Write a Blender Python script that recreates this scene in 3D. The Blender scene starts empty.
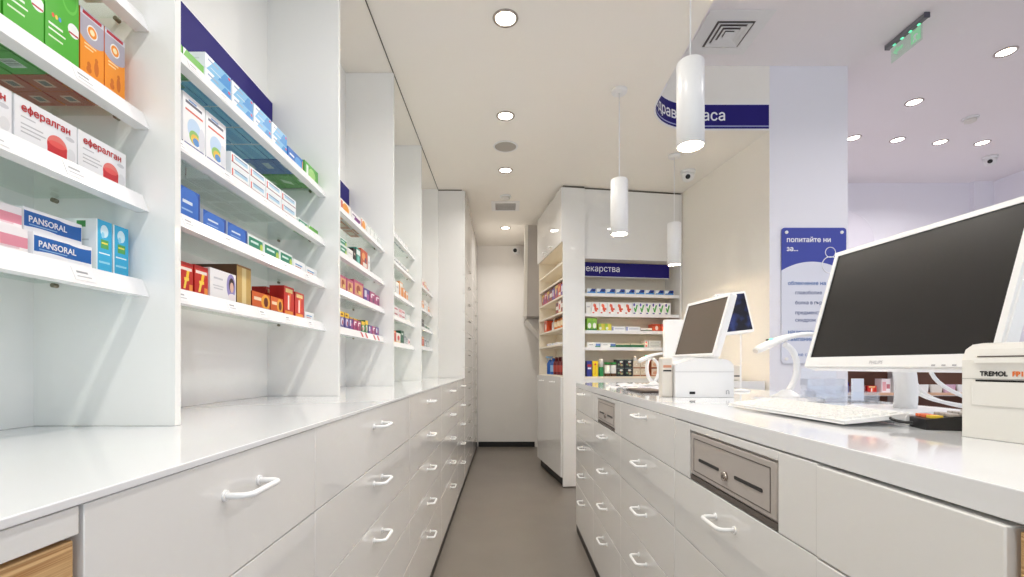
import bpy, bmesh, math, random
from mathutils import Vector, Matrix
random.seed(7)
SC = bpy.context.scene
COL = SC.collection
PI = math.pi
F, VX, VY, HC = 467.0, 505.5, 365.5, 1.2      # focal length and vanishing point (pixels), eye height (m)

# ------------------------------------------------------------------ materials
def lin(c):
    return tuple(((v/255)/12.92 if v/255 <= .04045 else ((v/255+.055)/1.055)**2.4) for v in c) + (1.0,)
def new_mat(name):
    m = bpy.data.materials.new(name); m.use_nodes = True
    return m, m.node_tree.nodes, m.node_tree.links, m.node_tree.nodes['Principled BSDF']
def mat(name, rgb, rough=.4, metal=0, spec=.5, coat=0, emit=None, estr=0):
    m, n, l, b = new_mat(name)
    b.inputs['Base Color'].default_value = lin(rgb)
    b.inputs['Roughness'].default_value = rough
    b.inputs['Metallic'].default_value = metal
    b.inputs['Specular IOR Level'].default_value = spec
    b.inputs['Coat Weight'].default_value = coat
    b.inputs['Coat Roughness'].default_value = .04
    if emit:
        b.inputs['Emission Color'].default_value = lin(emit); b.inputs['Emission Strength'].default_value = estr
    return m
def noisy(name, rgb, rgb2, scale, rough, detail=4, bump=0, spec=.5, stretch=(1,1,1), contrast=False):
    m, n, l, b = new_mat(name)
    tc = n.new('ShaderNodeTexCoord'); mp = n.new('ShaderNodeMapping'); nz = n.new('ShaderNodeTexNoise')
    mp.inputs['Scale'].default_value = stretch
    nz.inputs['Scale'].default_value = scale; nz.inputs['Detail'].default_value = detail
    mx = n.new('ShaderNodeMix'); mx.data_type = 'RGBA'
    mx.inputs['A'].default_value = lin(rgb); mx.inputs['B'].default_value = lin(rgb2)
    l.new(tc.outputs['Object'], mp.inputs['Vector']); l.new(mp.outputs[0], nz.inputs['Vector'])
    if contrast:
        mr = n.new('ShaderNodeMapRange'); mr.inputs[1].default_value = .36; mr.inputs[2].default_value = .62
        l.new(nz.outputs['Fac'], mr.inputs[0]); l.new(mr.outputs[0], mx.inputs['Factor'])
    else: l.new(nz.outputs['Fac'], mx.inputs['Factor'])
    l.new(mx.outputs['Result'], b.inputs['Base Color'])
    b.inputs['Roughness'].default_value = rough; b.inputs['Specular IOR Level'].default_value = spec
    if bump:
        bp = n.new('ShaderNodeBump'); bp.inputs['Strength'].default_value = bump; bp.inputs['Distance'].default_value = .002
        l.new(nz.outputs['Fac'], bp.inputs['Height']); l.new(bp.outputs[0], b.inputs['Normal'])
    return m
def glass(name, tint, gloss=.06):
    m = bpy.data.materials.new(name); m.use_nodes = True
    n, l = m.node_tree.nodes, m.node_tree.links
    n.remove(n['Principled BSDF'])
    t = n.new('ShaderNodeBsdfTransparent'); t.inputs['Color'].default_value = lin(tint)
    g = n.new('ShaderNodeBsdfGlossy'); g.inputs['Roughness'].default_value = .03
    lw = n.new('ShaderNodeLayerWeight'); lw.inputs['Blend'].default_value = .5
    pw = n.new('ShaderNodeMath'); pw.operation = 'POWER'; pw.inputs[1].default_value = 4
    ad = n.new('ShaderNodeMath'); ad.operation = 'MULTIPLY_ADD'; ad.inputs[1].default_value = .55; ad.inputs[2].default_value = gloss*.4
    l.new(lw.outputs['Facing'], pw.inputs[0]); l.new(pw.outputs[0], ad.inputs[0])
    mx = n.new('ShaderNodeMixShader')
    l.new(ad.outputs[0], mx.inputs[0]); l.new(t.outputs[0], mx.inputs[1]); l.new(g.outputs[0], mx.inputs[2])
    l.new(mx.outputs[0], n['Material Output'].inputs['Surface'])
    return m
def printed(name, base, deco=(), rough=.35):
    """Pack printing: shapes in the UV square of each face (0 front, 2 near side, 4 far side, 6 underside, 8 top, 10 back)."""
    m, n, l, b = new_mat(name)
    uv = n.new('ShaderNodeUVMap'); sp = n.new('ShaderNodeSeparateXYZ'); l.new(uv.outputs[0], sp.inputs[0])
    def math_(op, a, v1, v2=None):
        x = n.new('ShaderNodeMath'); x.operation = op
        for i, v in enumerate((a, v1, v2)):
            if v is None: continue
            if isinstance(v, (int, float)): x.inputs[i].default_value = v
            else: l.new(v, x.inputs[i])
        return x.outputs[0]
    col = None
    for d in deco:
        face, shape, cx, cy, w, h, rgb = d[:7]
        cx = cx + face; U, V = sp.outputs[0], sp.outputs[1]
        if shape == 'r':
            fac = math_('MULTIPLY', math_('COMPARE', U, cx, w/2), math_('COMPARE', V, cy, h/2))
        elif shape == 's':      # slanted bar: d[7] is the shear
            U2 = math_('SUBTRACT', U, math_('MULTIPLY', math_('SUBTRACT', V, cy), d[7]))
            fac = math_('MULTIPLY', math_('COMPARE', U2, cx, w/2), math_('COMPARE', V, cy, h/2))
        else:
            a = math_('POWER', math_('DIVIDE', math_('SUBTRACT', U, cx), w/2), 2)
            c = math_('POWER', math_('DIVIDE', math_('SUBTRACT', V, cy), h/2), 2)
            fac = math_('LESS_THAN', math_('ADD', a, c), 1.0)
            if face == 0: fac = math_('MULTIPLY', fac, math_('COMPARE', U, .5, .5))
        mx = n.new('ShaderNodeMix'); mx.data_type = 'RGBA'
        l.new(fac, mx.inputs['Factor'])
        if col is None: mx.inputs['A'].default_value = lin(base)
        else: l.new(col, mx.inputs['A'])
        mx.inputs['B'].default_value = lin(rgb); col = mx.outputs['Result']
    if col is None: b.inputs['Base Color'].default_value = lin(base)
    else: l.new(col, b.inputs['Base Color'])
    b.inputs['Roughness'].default_value = rough
    return m

M = dict(
    lacquer=mat('white_lacquer', (236,235,233), .02, spec=1.0),
    top=mat('white_worktop', (238,239,241), .07, coat=.3),
    panel=mat('white_panel', (246,246,244), .12),
    cream=mat('cream_laminate', (246,238,222), .3),
    gap=mat('dark_gap', (96,88,80), .6),
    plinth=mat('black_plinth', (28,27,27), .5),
    floor=noisy('grey_vinyl_floor', (116,108,101), (133,125,116), 3.0, .32, 6),
    ceil=noisy('ceiling_paint', (248,244,236), (249,245,238), 2, .9),
    hallceil=noisy('hall_ceiling_paint', (246,242,244), (247,243,245), 2, .9),
    wall=noisy('white_wall_lamp_tint', (247,243,234), (248,244,235), 2, .7),  # white paint, colour warmed to stand in for lamp light
    hallwall=noisy('white_wall_daylight_tint', (240,239,246), (241,240,247), 2, .7),  # same white paint, cool hall daylight put into the colour
    backwall=noisy('back_wall_paint', (247,244,240), (248,245,241), 2, .6),
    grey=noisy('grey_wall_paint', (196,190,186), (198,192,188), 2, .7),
    handle=mat('white_handle', (252,252,252), .3),
    rail=mat('price_rail_plastic', (244,244,246), .18),
    glass=glass('shelf_glass', (249,253,251)),
    clear=glass('clear_acrylic', (251,252,254), .3),
    steel=mat('steel_pin', (150,142,125), .3, metal=1),
    chrome=mat('chrome_ring', (190,180,172), .15, metal=1),
    navy=mat('navy_sign', (36,28,116), .5, spec=.2),
    white=mat('white_print', (246,246,250), .4),
    plast=mat('white_plastic', (240,240,240), .3),
    beige=mat('beige_plastic', (222,216,206), .4),
    offwhite=mat('offwhite_plastic', (231,228,221), .35),
    black=mat('black_plastic', (22,21,22), .35),
    grill=mat('speaker_grill', (178,172,164), .6),
    cash=mat('cash_drawer_steel', (186,178,172), .38, spec=.4),
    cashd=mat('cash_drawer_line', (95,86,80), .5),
    screen=mat('dark_screen', (26,22,20), .3, spec=.4),
    blue2=mat('light_blue_text', (74,116,180), .5),
    greytext=mat('grey_text', (112,122,160), .5),
    ltext=mat('black_text', (20,20,22), .5),
    otext=mat('orange_text', (232,120,40), .5),
    gtext=mat('logo_grey', (165,165,170), .5),
    red=mat('red_print', (196,45,50), .4),
    green=mat('green_print', (80,190,110), .4),
    lamp=mat('lit_lamp', (255,250,240), .5, emit=(255,246,230), estr=14),
    led=mat('green_led', (120,255,190), .4, emit=(110,255,190), estr=1.5),
    brown=mat('brown_backboard', (124,82,66), .5),
    orange=mat('orange_key', (235,110,60), .4), yellow=mat('yellow_key', (235,200,60), .4),
    paper=mat('paper', (244,244,246), .6),
    pad=mat('dark_brown_pad', (52,40,36), .45), padtop=mat('pad_top', (120,104,92), .5),
    pink=mat('pink_basket', (214,178,198), .5),
)
# oak: streaky noise
M['oak'] = noisy('oak_veneer', (172,124,74), (226,188,136), 7, .45, 5, .15, stretch=(1,.7,55), contrast=True)
def screen_mat():      # customer screen showing a dim blue star picture
    m, n, l, b = new_mat('customer_screen')
    tc = n.new('ShaderNodeTexCoord'); nz = n.new('ShaderNodeTexNoise'); nz.inputs['Scale'].default_value = 14
    cr = n.new('ShaderNodeValToRGB')
    cr.color_ramp.elements[0].position = .5; cr.color_ramp.elements[0].color = (.004,.004,.012,1)
    cr.color_ramp.elements[1].position = .75; cr.color_ramp.elements[1].color = (.05,.09,.4,1)
    l.new(tc.outputs['Object'], nz.inputs['Vector']); l.new(nz.outputs['Fac'], cr.inputs[0])
    b.inputs['Base Color'].default_value = (.006,.006,.01,1); b.inputs['Roughness'].default_value = .2
    l.new(cr.outputs[0], b.inputs['Emission Color']); b.inputs['Emission Strength'].default_value = .55
    return m
M['cscreen'] = screen_mat()

# ------------------------------------------------------------------ mesh helpers
def nbm(): return bmesh.new()
def box(bm, x0, x1, y0, y1, z0, z1, bev=0, seg=2, mi=0):
    lo = (min(x0,x1), min(y0,y1), min(z0,z1)); hi = (max(x0,x1), max(y0,y1), max(z0,z1))
    r = bmesh.ops.create_cube(bm, size=1)
    vs = r['verts']
    for v in vs:
        for i in range(3): v.co[i] = lo[i] + (v.co[i]+.5)*(hi[i]-lo[i])
    fs = set(f for v in vs for f in v.link_faces)
    for f in fs: f.material_index = mi
    if bev:
        es = list(set(e for v in vs for e in v.link_edges))
        rb = bmesh.ops.bevel(bm, geom=es, offset=bev, segments=seg, affect='EDGES', profile=.5)
        for f in rb['faces']: f.material_index = mi; f.smooth = True
    return bm
def prism(bm, poly, axis, a, b, mi=0, smooth=False):
    """Extrude a 2-D outline along an axis: axis 'z' -> (x,y), 'y' -> (x,z), 'x' -> (y,z)."""
    def P(p, t):
        return {'z': (p[0], p[1], t), 'y': (p[0], t, p[1]), 'x': (t, p[0], p[1])}[axis]
    A = [bm.verts.new(P(p, a)) for p in poly]; B = [bm.verts.new(P(p, b)) for p in poly]
    n = len(poly); fs = [bm.faces.new(A), bm.faces.new(B[::-1])]
    for i in range(n):
        f = bm.faces.new((A[i], B[i], B[(i+1)%n], A[(i+1)%n])); f.smooth = smooth; fs.append(f)
    for f in fs: f.material_index = mi
    bmesh.ops.recalc_face_normals(bm, faces=fs)
    return bm
def tube(bm, pts, r, seg=10, closed=False, mi=0, caps=True, flat=1.0):
    pts = [Vector(p) for p in pts]; n = len(pts)
    rad = r if isinstance(r, (list, tuple)) else [r]*n
    rings = []; up = None
    for i, p in enumerate(pts):
        a = pts[(i-1) % n] if (closed or i) else p
        b = pts[(i+1) % n] if (closed or i < n-1) else p
        t = (b-a).normalized()
        if up is None:
            up = Vector((0,0,1)) if abs(t.z) < .9 else Vector((1,0,0))
        up = (up - t*up.dot(t)).normalized(); s = t.cross(up)
        rings.append([bm.verts.new(p + (s*math.cos(2*PI*k/seg) + up*math.sin(2*PI*k/seg)*flat)*rad[i]) for k in range(seg)])
    m = n if closed else n-1; fs = []
    for i in range(m):
        A, B = rings[i], rings[(i+1) % n]
        for k in range(seg):
            f = bm.faces.new((A[k], A[(k+1)%seg], B[(k+1)%seg], B[k])); f.smooth = True; f.material_index = mi; fs.append(f)
    if caps and not closed:
        for R in (rings[0][::-1], rings[-1]):
            f = bm.faces.new(R); f.material_index = mi; fs.append(f)
    bmesh.ops.recalc_face_normals(bm, faces=fs)
    return bm
def lathe(bm, prof, c=(0,0,0), seg=24, mi=0):
    """Revolve (r, z) points about a vertical axis through c."""
    rings = []; fs = []
    for r, z in prof:
        rings.append([bm.verts.new((c[0]+r*math.cos(2*PI*k/seg), c[1]+r*math.sin(2*PI*k/seg), c[2]+z)) for k in range(seg)])
    for A, B in zip(rings, rings[1:]):
        for k in range(seg):
            f = bm.faces.new((A[k], A[(k+1)%seg], B[(k+1)%seg], B[k])); f.smooth = True; f.material_index = mi; fs.append(f)
    for R, r in ((rings[0], prof[0][0]), (rings[-1], prof[-1][0])):
        if r > 1e-6:
            f = bm.faces.new(R); f.material_index = mi; fs.append(f)
    bmesh.ops.recalc_face_normals(bm, faces=fs)
    return bm
def rrect(x0, x1, y0, y1, r, seg=5):
    out = []
    for cx, cy, a in ((x1-r,y0+r,-90),(x1-r,y1-r,0),(x0+r,y1-r,90),(x0+r,y0+r,180)):
        for k in range(seg+1):
            t = math.radians(a + 90*k/seg); out.append((cx+r*math.cos(t), cy+r*math.sin(t)))
    return out
def bez(p0, p1, p2, p3, n=10):
    p0, p1, p2, p3 = map(Vector, (p0,p1,p2,p3))
    return [p0*(1-t)**3 + p1*3*t*(1-t)**2 + p2*3*t*t*(1-t) + p3*t**3 for t in [k/n for k in range(n+1)]]
def finish(bm, name):
    me = bpy.data.meshes.new(name); bm.normal_update(); bm.to_mesh(me); bm.free(); return me
def obj(name, bm, m, parent=None, loc=None, rot=None):
    me = finish(bm, name) if isinstance(bm, bmesh.types.BMesh) else bm
    if len(me.materials) == 0:
        for x in (m if isinstance(m, (list, tuple)) else [m]): me.materials.append(x)
    o = bpy.data.objects.new(name, me); COL.objects.link(o)
    if parent: o.parent = parent
    if loc is not None: o.location = loc
    if rot is not None: o.rotation_euler = rot
    return o
def tag(o, label, cat, group=None, kind=None):
    o['label'] = label; o['category'] = cat
    if group: o['group'] = group
    if kind: o['kind'] = kind
    return o
def thing(name, label, cat, loc=(0,0,0), rot=(0,0,0), group=None):
    o = bpy.data.objects.new(name, None); COL.objects.link(o)
    o.location = loc; o.rotation_euler = rot; o.empty_display_size = .1
    return tag(o, label, cat, group)
def struct(name, bm, m, label, cat):
    return tag(obj(name, bm, m), label, cat, kind='structure')
def bx(*a, **k): return box(nbm(), *a, **k)
def raw_text(t):
    cu = bpy.data.curves.new('lettering', 'FONT'); cu.body = t; cu.size = 1; cu.resolution_u = 3
    o = bpy.data.objects.new('lettering', cu); COL.objects.link(o)
    dg = bpy.context.evaluated_depsgraph_get(); dg.update()
    me = bpy.data.meshes.new_from_object(o.evaluated_get(dg))
    bpy.data.objects.remove(o); bpy.data.curves.remove(cu)
    V = [(v.co.x, v.co.y) for v in me.vertices]; P = [tuple(p.vertices) for p in me.polygons]
    bpy.data.meshes.remove(me); return V, P
GL = {}
def glyph(c):
    """Outline fill and advance of one letter at size 1; two letters are drawn by hand."""
    if c not in GL:
        base = {'н':'п','ф':'о'}.get(c, c)
        wd = lambda t: max(v[0] for v in raw_text(t)[0])
        adv = wd('|'+base+'|') - wd('||')
        V, P = ([], []) if base == ' ' else raw_text(base)
        if c == 'н':
            x0, x1 = min(v[0] for v in V), max(v[0] for v in V); h = max(v[1] for v in V); st = .085
            R = [(x0,x0+st,0,h),(x1-st,x1,0,h),(x0+st,x1-st,h/2-st/2,h/2+st/2)]
            V, P = [], []
            for a, b, u, w_ in R:
                k = len(V); V += [(a,u),(b,u),(b,w_),(a,w_)]; P.append((k,k+1,k+2,k+3))
        if c == 'ф':
            m = (min(v[0] for v in V)+max(v[0] for v in V))/2; k = len(V)
            V = V + [(m-.042,-.2),(m+.042,-.2),(m+.042,.74),(m-.042,.74)]; P = P + [(k,k+1,k+2,k+3)]
        GL[c] = (V, P, adv)
    return GL[c]
def text_mesh(s, size, ext=.0006, sx=1.0, bold=0.0):
    VV, PP, x = [], [], 0.0
    for c in s:
        V, P, adv = glyph(c)
        for q, (dx, dy) in enumerate(((0,0),) if not bold else ((-bold,0),(bold,0),(0,bold),(0,-bold))):
            k = len(VV)
            VV += [((x+u)*size*sx+dx, v*size+dy, ext+q*.00012) for u, v in V]; PP += [tuple(i+k for i in p) for p in P]
        x += adv
    me = bpy.data.meshes.new('lettering'); me.from_pydata(VV, [], PP); me.update()
    return me
def lettering(s, size, m, parent, loc, rot, name='lettering', **k):
    """Text lying in its own XY plane; rot (90 deg, 0, a) stands it up facing local -Y."""
    return obj(name, text_mesh(s, size, **k), m, parent, loc, rot)

# ------------------------------------------------------------------ room shell
CZ, HZ = 2.97, 3.457          # low ceiling, hall ceiling
XE, RF, YF = 1.01, .40, 3.52  # edge of the low ceiling, its rounded corner, the face of the bulkhead
arc = [(XE+RF-RF*math.cos(t), YF-RF+RF*math.sin(t)) for t in [PI/2*k/14 for k in range(15)]]
struct('floor', bx(-1.05, 6.2, -2.6, 7.0, -.05, 0), M['floor'], 'dark grey vinyl floor of the aisle and the sales hall', 'floor')
struct('ceiling', prism(nbm(), [(-1.0,-2.6),(XE,-2.6)] + arc + [(1.9895,YF),(1.56,6.95),(-1.0,6.95)], 'z', CZ, HZ), M['ceil'],
       'lowered white ceiling above the aisle and the counters', 'ceiling')
struct('ceiling_hall', bx(XE-.2, 6.2, -2.6, 6.2, HZ, HZ+.05), M['hallceil'], 'higher lilac white ceiling of the sales hall', 'ceiling')
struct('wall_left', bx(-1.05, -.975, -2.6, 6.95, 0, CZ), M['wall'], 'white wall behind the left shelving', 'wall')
struct('wall_back', bx(-1.0, 2.1, 6.9, 6.98, 0, CZ), M['backwall'], 'pale wall closing the far end of the aisle', 'wall')
bm = nbm()      # partition block in one white paint: lamplight tint shelf side, daylight tint hall side
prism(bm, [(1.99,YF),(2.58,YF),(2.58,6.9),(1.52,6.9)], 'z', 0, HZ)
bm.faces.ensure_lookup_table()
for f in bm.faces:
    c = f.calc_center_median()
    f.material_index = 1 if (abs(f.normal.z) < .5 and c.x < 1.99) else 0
struct('wall_partition', bm, [M['hallwall'], M['wall']], 'daylight-tinted white wall pier carrying the blue poster', 'wall')
struct('wall_hall_back', bx(2.58, 5.78, 5.77, 5.87, 0, HZ), M['hallwall'], 'daylight-tinted white wall at the back of the sales hall', 'wall')
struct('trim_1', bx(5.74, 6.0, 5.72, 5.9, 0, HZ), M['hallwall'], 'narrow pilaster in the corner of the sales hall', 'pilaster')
struct('wall_right', bx(5.98, 6.08, -2.6, 5.75, 0, HZ), M['hallwall'], 'daylight-tinted white right wall of the sales hall', 'wall')
struct('baseboard_back', bx(-.40, .43, 6.885, 6.9, 0, .075), M['plinth'], 'black base strip along the far wall', 'baseboard')
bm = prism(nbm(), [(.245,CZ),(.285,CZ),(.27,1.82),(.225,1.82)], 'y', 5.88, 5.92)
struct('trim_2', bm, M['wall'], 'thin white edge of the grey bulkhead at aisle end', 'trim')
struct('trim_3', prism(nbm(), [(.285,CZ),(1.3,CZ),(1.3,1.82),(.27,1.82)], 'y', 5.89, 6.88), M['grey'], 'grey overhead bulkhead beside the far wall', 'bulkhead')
struct('trim_4', prism(nbm(), [(.275,1.815),(1.2,1.815),(1.2,.75)], 'y', 6.2, 6.88), M['backwall'], 'sloping underside below the grey bulkhead', 'bulkhead')

# lamps ----------------------------------------------------------------
ring_bm = nbm(); lathe(ring_bm, [(.052,-.001),(.054,-.007),(.062,-.006),(.066,-.001)], seg=32)
ME_ring = finish(ring_bm, 'trim_ring'); ME_ring.materials.append(M['chrome'])
lens_bm = nbm(); lathe(lens_bm, [(0.0001,-.0045),(.035,-.004),(.051,-.0015)], seg=32)
ME_lens = finish(lens_bm, 'lamp_lens'); ME_lens.materials.append(M['lamp'])
def area(name, loc, size, power, rgb, spread=PI, rot=(0,0,0), parent=None):
    L = bpy.data.lights.new(name, 'AREA'); L.shape = 'DISK'; L.size = size; L.energy = power; L.color = rgb; L.spread = spread
    o = bpy.data.objects.new(name, L); COL.objects.link(o); o.location = loc; o.rotation_euler = rot
    if parent: o.parent = parent
    return o
WARM, COOL = (1.0, .955, .885), (1.0, .96, .95)
P_LOW, P_HALL, P_PEND = 7.6, 6.5, 1.0
def downlight(x, y, z, label, power, col, grp):
    t = thing('downlight', label, 'ceiling light', (x,y,z), group=grp)
    obj('trim_ring', ME_ring, None, t); obj('lamp_lens', ME_lens, None, t)
    area('lamp_light', (0,0,-.012), .09, power, col, math.radians(150), parent=t)
ORD = ['first','second','third','fourth','fifth','sixth','seventh','eighth','ninth','tenth','eleventh','twelfth','thirteenth','fourteenth']
for i, y in enumerate((-.55,.45,1.42)):
    downlight(0, y, CZ, 'round recessed downlight in the low ceiling, overhead by the counter', P_LOW, WARM, 'downlights overhead out of view')
for i, y in enumerate((2.38,3.31,4.23,6.0)):
    downlight(0, y, CZ, ('round recessed downlight above the aisle, the nearest one','round recessed downlight just before the ceiling speaker above the aisle',
              'round recessed downlight between ceiling speaker and smoke detector','round recessed downlight above the far end of the aisle')[i], P_LOW, WARM, 'downlights over the aisle')
for (x, y), lab in zip(((3.6,3.36),(3.5,4.0),(3.45,4.63),(3.92,4.67),(4.39,4.716),(4.83,4.73)),
        ('largest hall downlight, beside the edge of the photo','hall downlight below the exit sign, alone in the middle row',
         'hall downlight nearest the poster pier, first of the row of four','second hall downlight of the row of four from the pier',
         'third hall downlight of the row of four from the pier','last hall downlight of the row of four, above the dome camera')):
    downlight(x, y, HZ, lab, P_HALL, COOL, 'downlights in the hall ceiling')
for x, y in ((2.6,.6),(4.4,.6),(2.6,2.0),(4.6,2.2)):
    downlight(x, y, HZ, 'round hall downlight out of view above the sales floor', P_HALL*2.2, COOL, 'hall downlights out of view')  # unseen downlights, boosted to brighten the near hall ceiling and pier
def pendant(x, y, label, dz=0.0):
    t = thing('pendant_lamp', label, 'pendant lamp', (x,y,dz), group='cylinder pendants over the counter')
    bm = nbm(); lathe(bm, [(.0005,2.398),(.050,2.398),(.055,2.393),(.055,2.046),(.052,2.045),(.051,2.06),(.050,2.075)], seg=40)
    obj('lamp_shade', bm, M['plast'], t)
    bm = nbm(); lathe(bm, [(.0001,2.056),(.049,2.056)], seg=32); obj('lamp_diffuser', bm, M['lamp'], t)
    bm = nbm(); tube(bm, [(0,0,2.398),(0,0,CZ-.02-dz)], .0035, 8); obj('cord', bm, M['plast'], t)
    bm = nbm(); lathe(bm, [(.0001,CZ-.022-dz),(.045,CZ-.022-dz),(.05,CZ-.016-dz),(.05,CZ-.0005-dz)], seg=32); obj('ceiling_rose', bm, M['plast'], t)
    area('lamp_light', (0,0,2.04), .09, P_PEND, WARM, math.radians(160), parent=t)
pendant(.772,1.95,'largest white cylinder pendant lamp, hanging before the curved blue sign',.068)
pendant(.731,3.0,'middle white cylinder pendant lamp, hanging before the corner shelves',-.004)
pendant(1.42,3.93,'smallest white cylinder pendant lamp, hanging by the right wall')
# ceiling fittings
o = obj('ceiling_speaker', lathe(lathe(nbm(), [(.0001,-.006),(.082,-.006),(.086,-.004)], seg=36, mi=1), [(.086,-.001),(.088,-.008),(.098,-.006),(.1,-.001)], seg=36), [M['plast'], M['grill']], loc=(0,3.77,CZ))
tag(o, 'round grey ceiling speaker between two downlights', 'speaker')
def smoke(x, y, z, label):
    t = thing('smoke_detector', label, 'smoke detector', (x,y,z))
    obj('base_plate', lathe(nbm(), [(.06,-.0005),(.06,-.012),(.055,-.016)], seg=28), M['plast'], t)
    obj('sensor_head', lathe(nbm(), [(.045,-.016),(.042,-.036),(.03,-.042),(.0001,-.044)], seg=28), M['offwhite'], t)
smoke(0,4.88,CZ,'white smoke detector in front of the air grille above the aisle')
smoke(4.24,4.26,HZ,'white smoke detector on the hall ceiling among downlights')
def vent(x, y, z, s, label, square):
    t = thing('air_vent', label, 'air vent', (x,y,z))
    obj('backing', bx(-s*.8,s*.8,-s*.8,s*.8,-.003,-.0008), M['gap'] if not square else mat('vent_shadow', (120,114,112), .7), t)
    def frame(a, b, zt, zb):
        bm = nbm()
        for q in range(4):
            p = [(-a,-a),(a,-a),(b,-b),(-b,-b)]
            c, sn = math.cos(q*PI/2), math.sin(q*PI/2)
            P = [(u*c-v*sn, u*sn+v*c) for u, v in p]
            A = [bm.verts.new((P[i][0], P[i][1], zb if i < 2 else zt)) for i in range(4)]
            B = [bm.verts.new((v.co.x, v.co.y, v.co.z-.004)) for v in A]
            bm.faces.new(A); bm.faces.new(B[::-1])
            for i in range(4): bm.faces.new((A[i],B[i],B[(i+1)%4],A[(i+1)%4]))
        bmesh.ops.recalc_face_normals(bm, faces=bm.faces); return bm
    obj('outer_frame', frame(s, s*(.60 if square else .72), -.008, -.002), M['plast'], t)
    if square:
        for k, a in enumerate((.53,.39,.25)):
            obj('louvre', frame(s*a, s*(a-.095), -.004, -.014), M['plast'], t)
        obj('centre_plate', bx(-s*.13,s*.13,-s*.13,s*.13,-.018,-.012), M['plast'], t)
    else:
        for k in range(6):
            yy = -s*.6 + k*s*.24
            bm = nbm(); box(bm, -s*.72, s*.72, yy-.006, yy+.006, -.0055, -.0035); obj('slat', bm, M['plast'], t)
vent(1.51,3.17,HZ,.21,'square white air diffuser on the hall ceiling above the curved sign',True)
vent(0,5.18,CZ,.155,'small white air grille on the ceiling near the aisle end',False)
def dome_cam(x, y, z, label, wall=False):
    t = thing('security_camera', label, 'security camera', (x,y,z))
    obj('camera_base', lathe(nbm(), [(.065,-.0005),(.066,-.02),(.058,-.03)], seg=28), M['plast'], t)
    obj('camera_ball', lathe(nbm(), [(.056,-.03),(.055,-.055),(.045,-.08),(.025,-.095),(.0001,-.1)], seg=28), M['plast'], t)
    d = Vector((-x, -y, -1.3)).normalized()
    bm = nbm(); tube(bm, [Vector((0,0,-.055))+d*.03, Vector((0,0,-.055))+d*.054], .021, 18); obj('camera_lens', bm, M['black'], t)
dome_cam(1.66,4.25,CZ,'white dome security camera on the low ceiling beside right wall')
dome_cam(5.24,5.05,HZ,'white dome security camera on the hall ceiling')
t = thing('security_camera', 'small white security camera high on the far aisle wall', 'security camera', (.17,6.9,2.96))
obj('mount', bx(-.04,.04,-.03,-.001,-.12,-.02,bev=.004), M['plast'], t)
bm = nbm(); tube(bm, [(0,-.03,-.07),(-.01,-.06,-.075),(-.03,-.17,-.10)], [.03,.045,.045], 18); obj('camera_body', bm, M['plast'], t)
bm = nbm(); tube(bm, [(-.031,-.165,-.10),(-.032,-.175,-.1015)], .028, 18); obj('camera_lens', bm, M['black'], t)
# exit sign
t = thing('exit_sign', 'hanging glass exit sign with green arrow and running figure', 'exit sign', (2.69,3.135,HZ)); t.scale = (.8,.8,.8)
bm = prism(nbm(), rrect(-.022,.022,-.045,-.001,.012), 'y', -.19, .19); obj('housing', bm, mat('exit_housing', (120,120,124), .4), t)
obj('end_cap', bx(-.023,.023,-.198,-.19,-.046,-.001,bev=.003), mat('exit_cap', (84,84,96), .4), t)
obj('end_cap', bx(-.023,.023,.19,.198,-.046,-.001,bev=.003), M['exit_cap'] if 'exit_cap' in M else bpy.data.materials['exit_cap'], t)
obj('glass_plate', bx(-.003,.003,-.15,.15,-.19,-.045), glass('exit_glass', (240,251,243)), t)
gm = mat('exit_green', (165,230,185), .4, emit=(140,230,170), estr=.2)
bm = nbm()
prism(bm, [(.13,-.115),(.085,-.075),(.085,-.1),(.03,-.1),(.03,-.13),(.085,-.13),(.085,-.155)], 'x', -.0045, -.003); obj('green_arrow', bm, gm, t)
bm = nbm(); box(bm, -.0045,-.003,-.14,-.05,-.17,-.07); obj('green_door', bm, gm, t)
wl = M['white']
bm = nbm(); prism(bm, [(-.105,-.16),(-.092,-.135),(-.1,-.115),(-.115,-.125),(-.118,-.118),(-.098,-.102),(-.085,-.105),(-.07,-.12),(-.073,-.126),(-.085,-.115),(-.085,-.13),(-.065,-.155),(-.075,-.158),(-.09,-.142),(-.098,-.165)], 'x', -.0055, -.0045); obj('running_figure', bm, wl, t)
for k in range(4): obj('led', bx(-.006,.006,-.12+k*.08-.01,-.12+k*.08+.01,-.052,-.045), M['led'], t)

# curved blue sign on the bulkhead edge ---------------------------------
path = [(XE,2.9),(XE,3.0)] + arc + [(1.5,YF),(1.7,YF),(1.985,YF)]
cum = [0]
for a, b in zip(path, path[1:]): cum.append(cum[-1] + math.hypot(b[0]-a[0], b[1]-a[1]))
def on_path(s, off):
    s = max(0, min(s, cum[-1]-1e-6))
    for i in range(len(path)-1):
        if cum[i+1] >= s: break
    a, b = path[i], path[i+1]; L = cum[i+1]-cum[i]; t = (s-cum[i])/L
    def nrm(k):
        p, q = path[max(k-1,0)], path[min(k+1,len(path)-1)]
        d = (q[0]-p[0], q[1]-p[1]); l = math.hypot(*d); return (d[1]/l, -d[0]/l)
    n0, n1 = nrm(i), nrm(i+1); n = (n0[0]*(1-t)+n1[0]*t, n0[1]*(1-t)+n1[1]*t)
    return (a[0]+(b[0]-a[0])*t+n[0]*off, a[1]+(b[1]-a[1])*t+n[1]*off)
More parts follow.
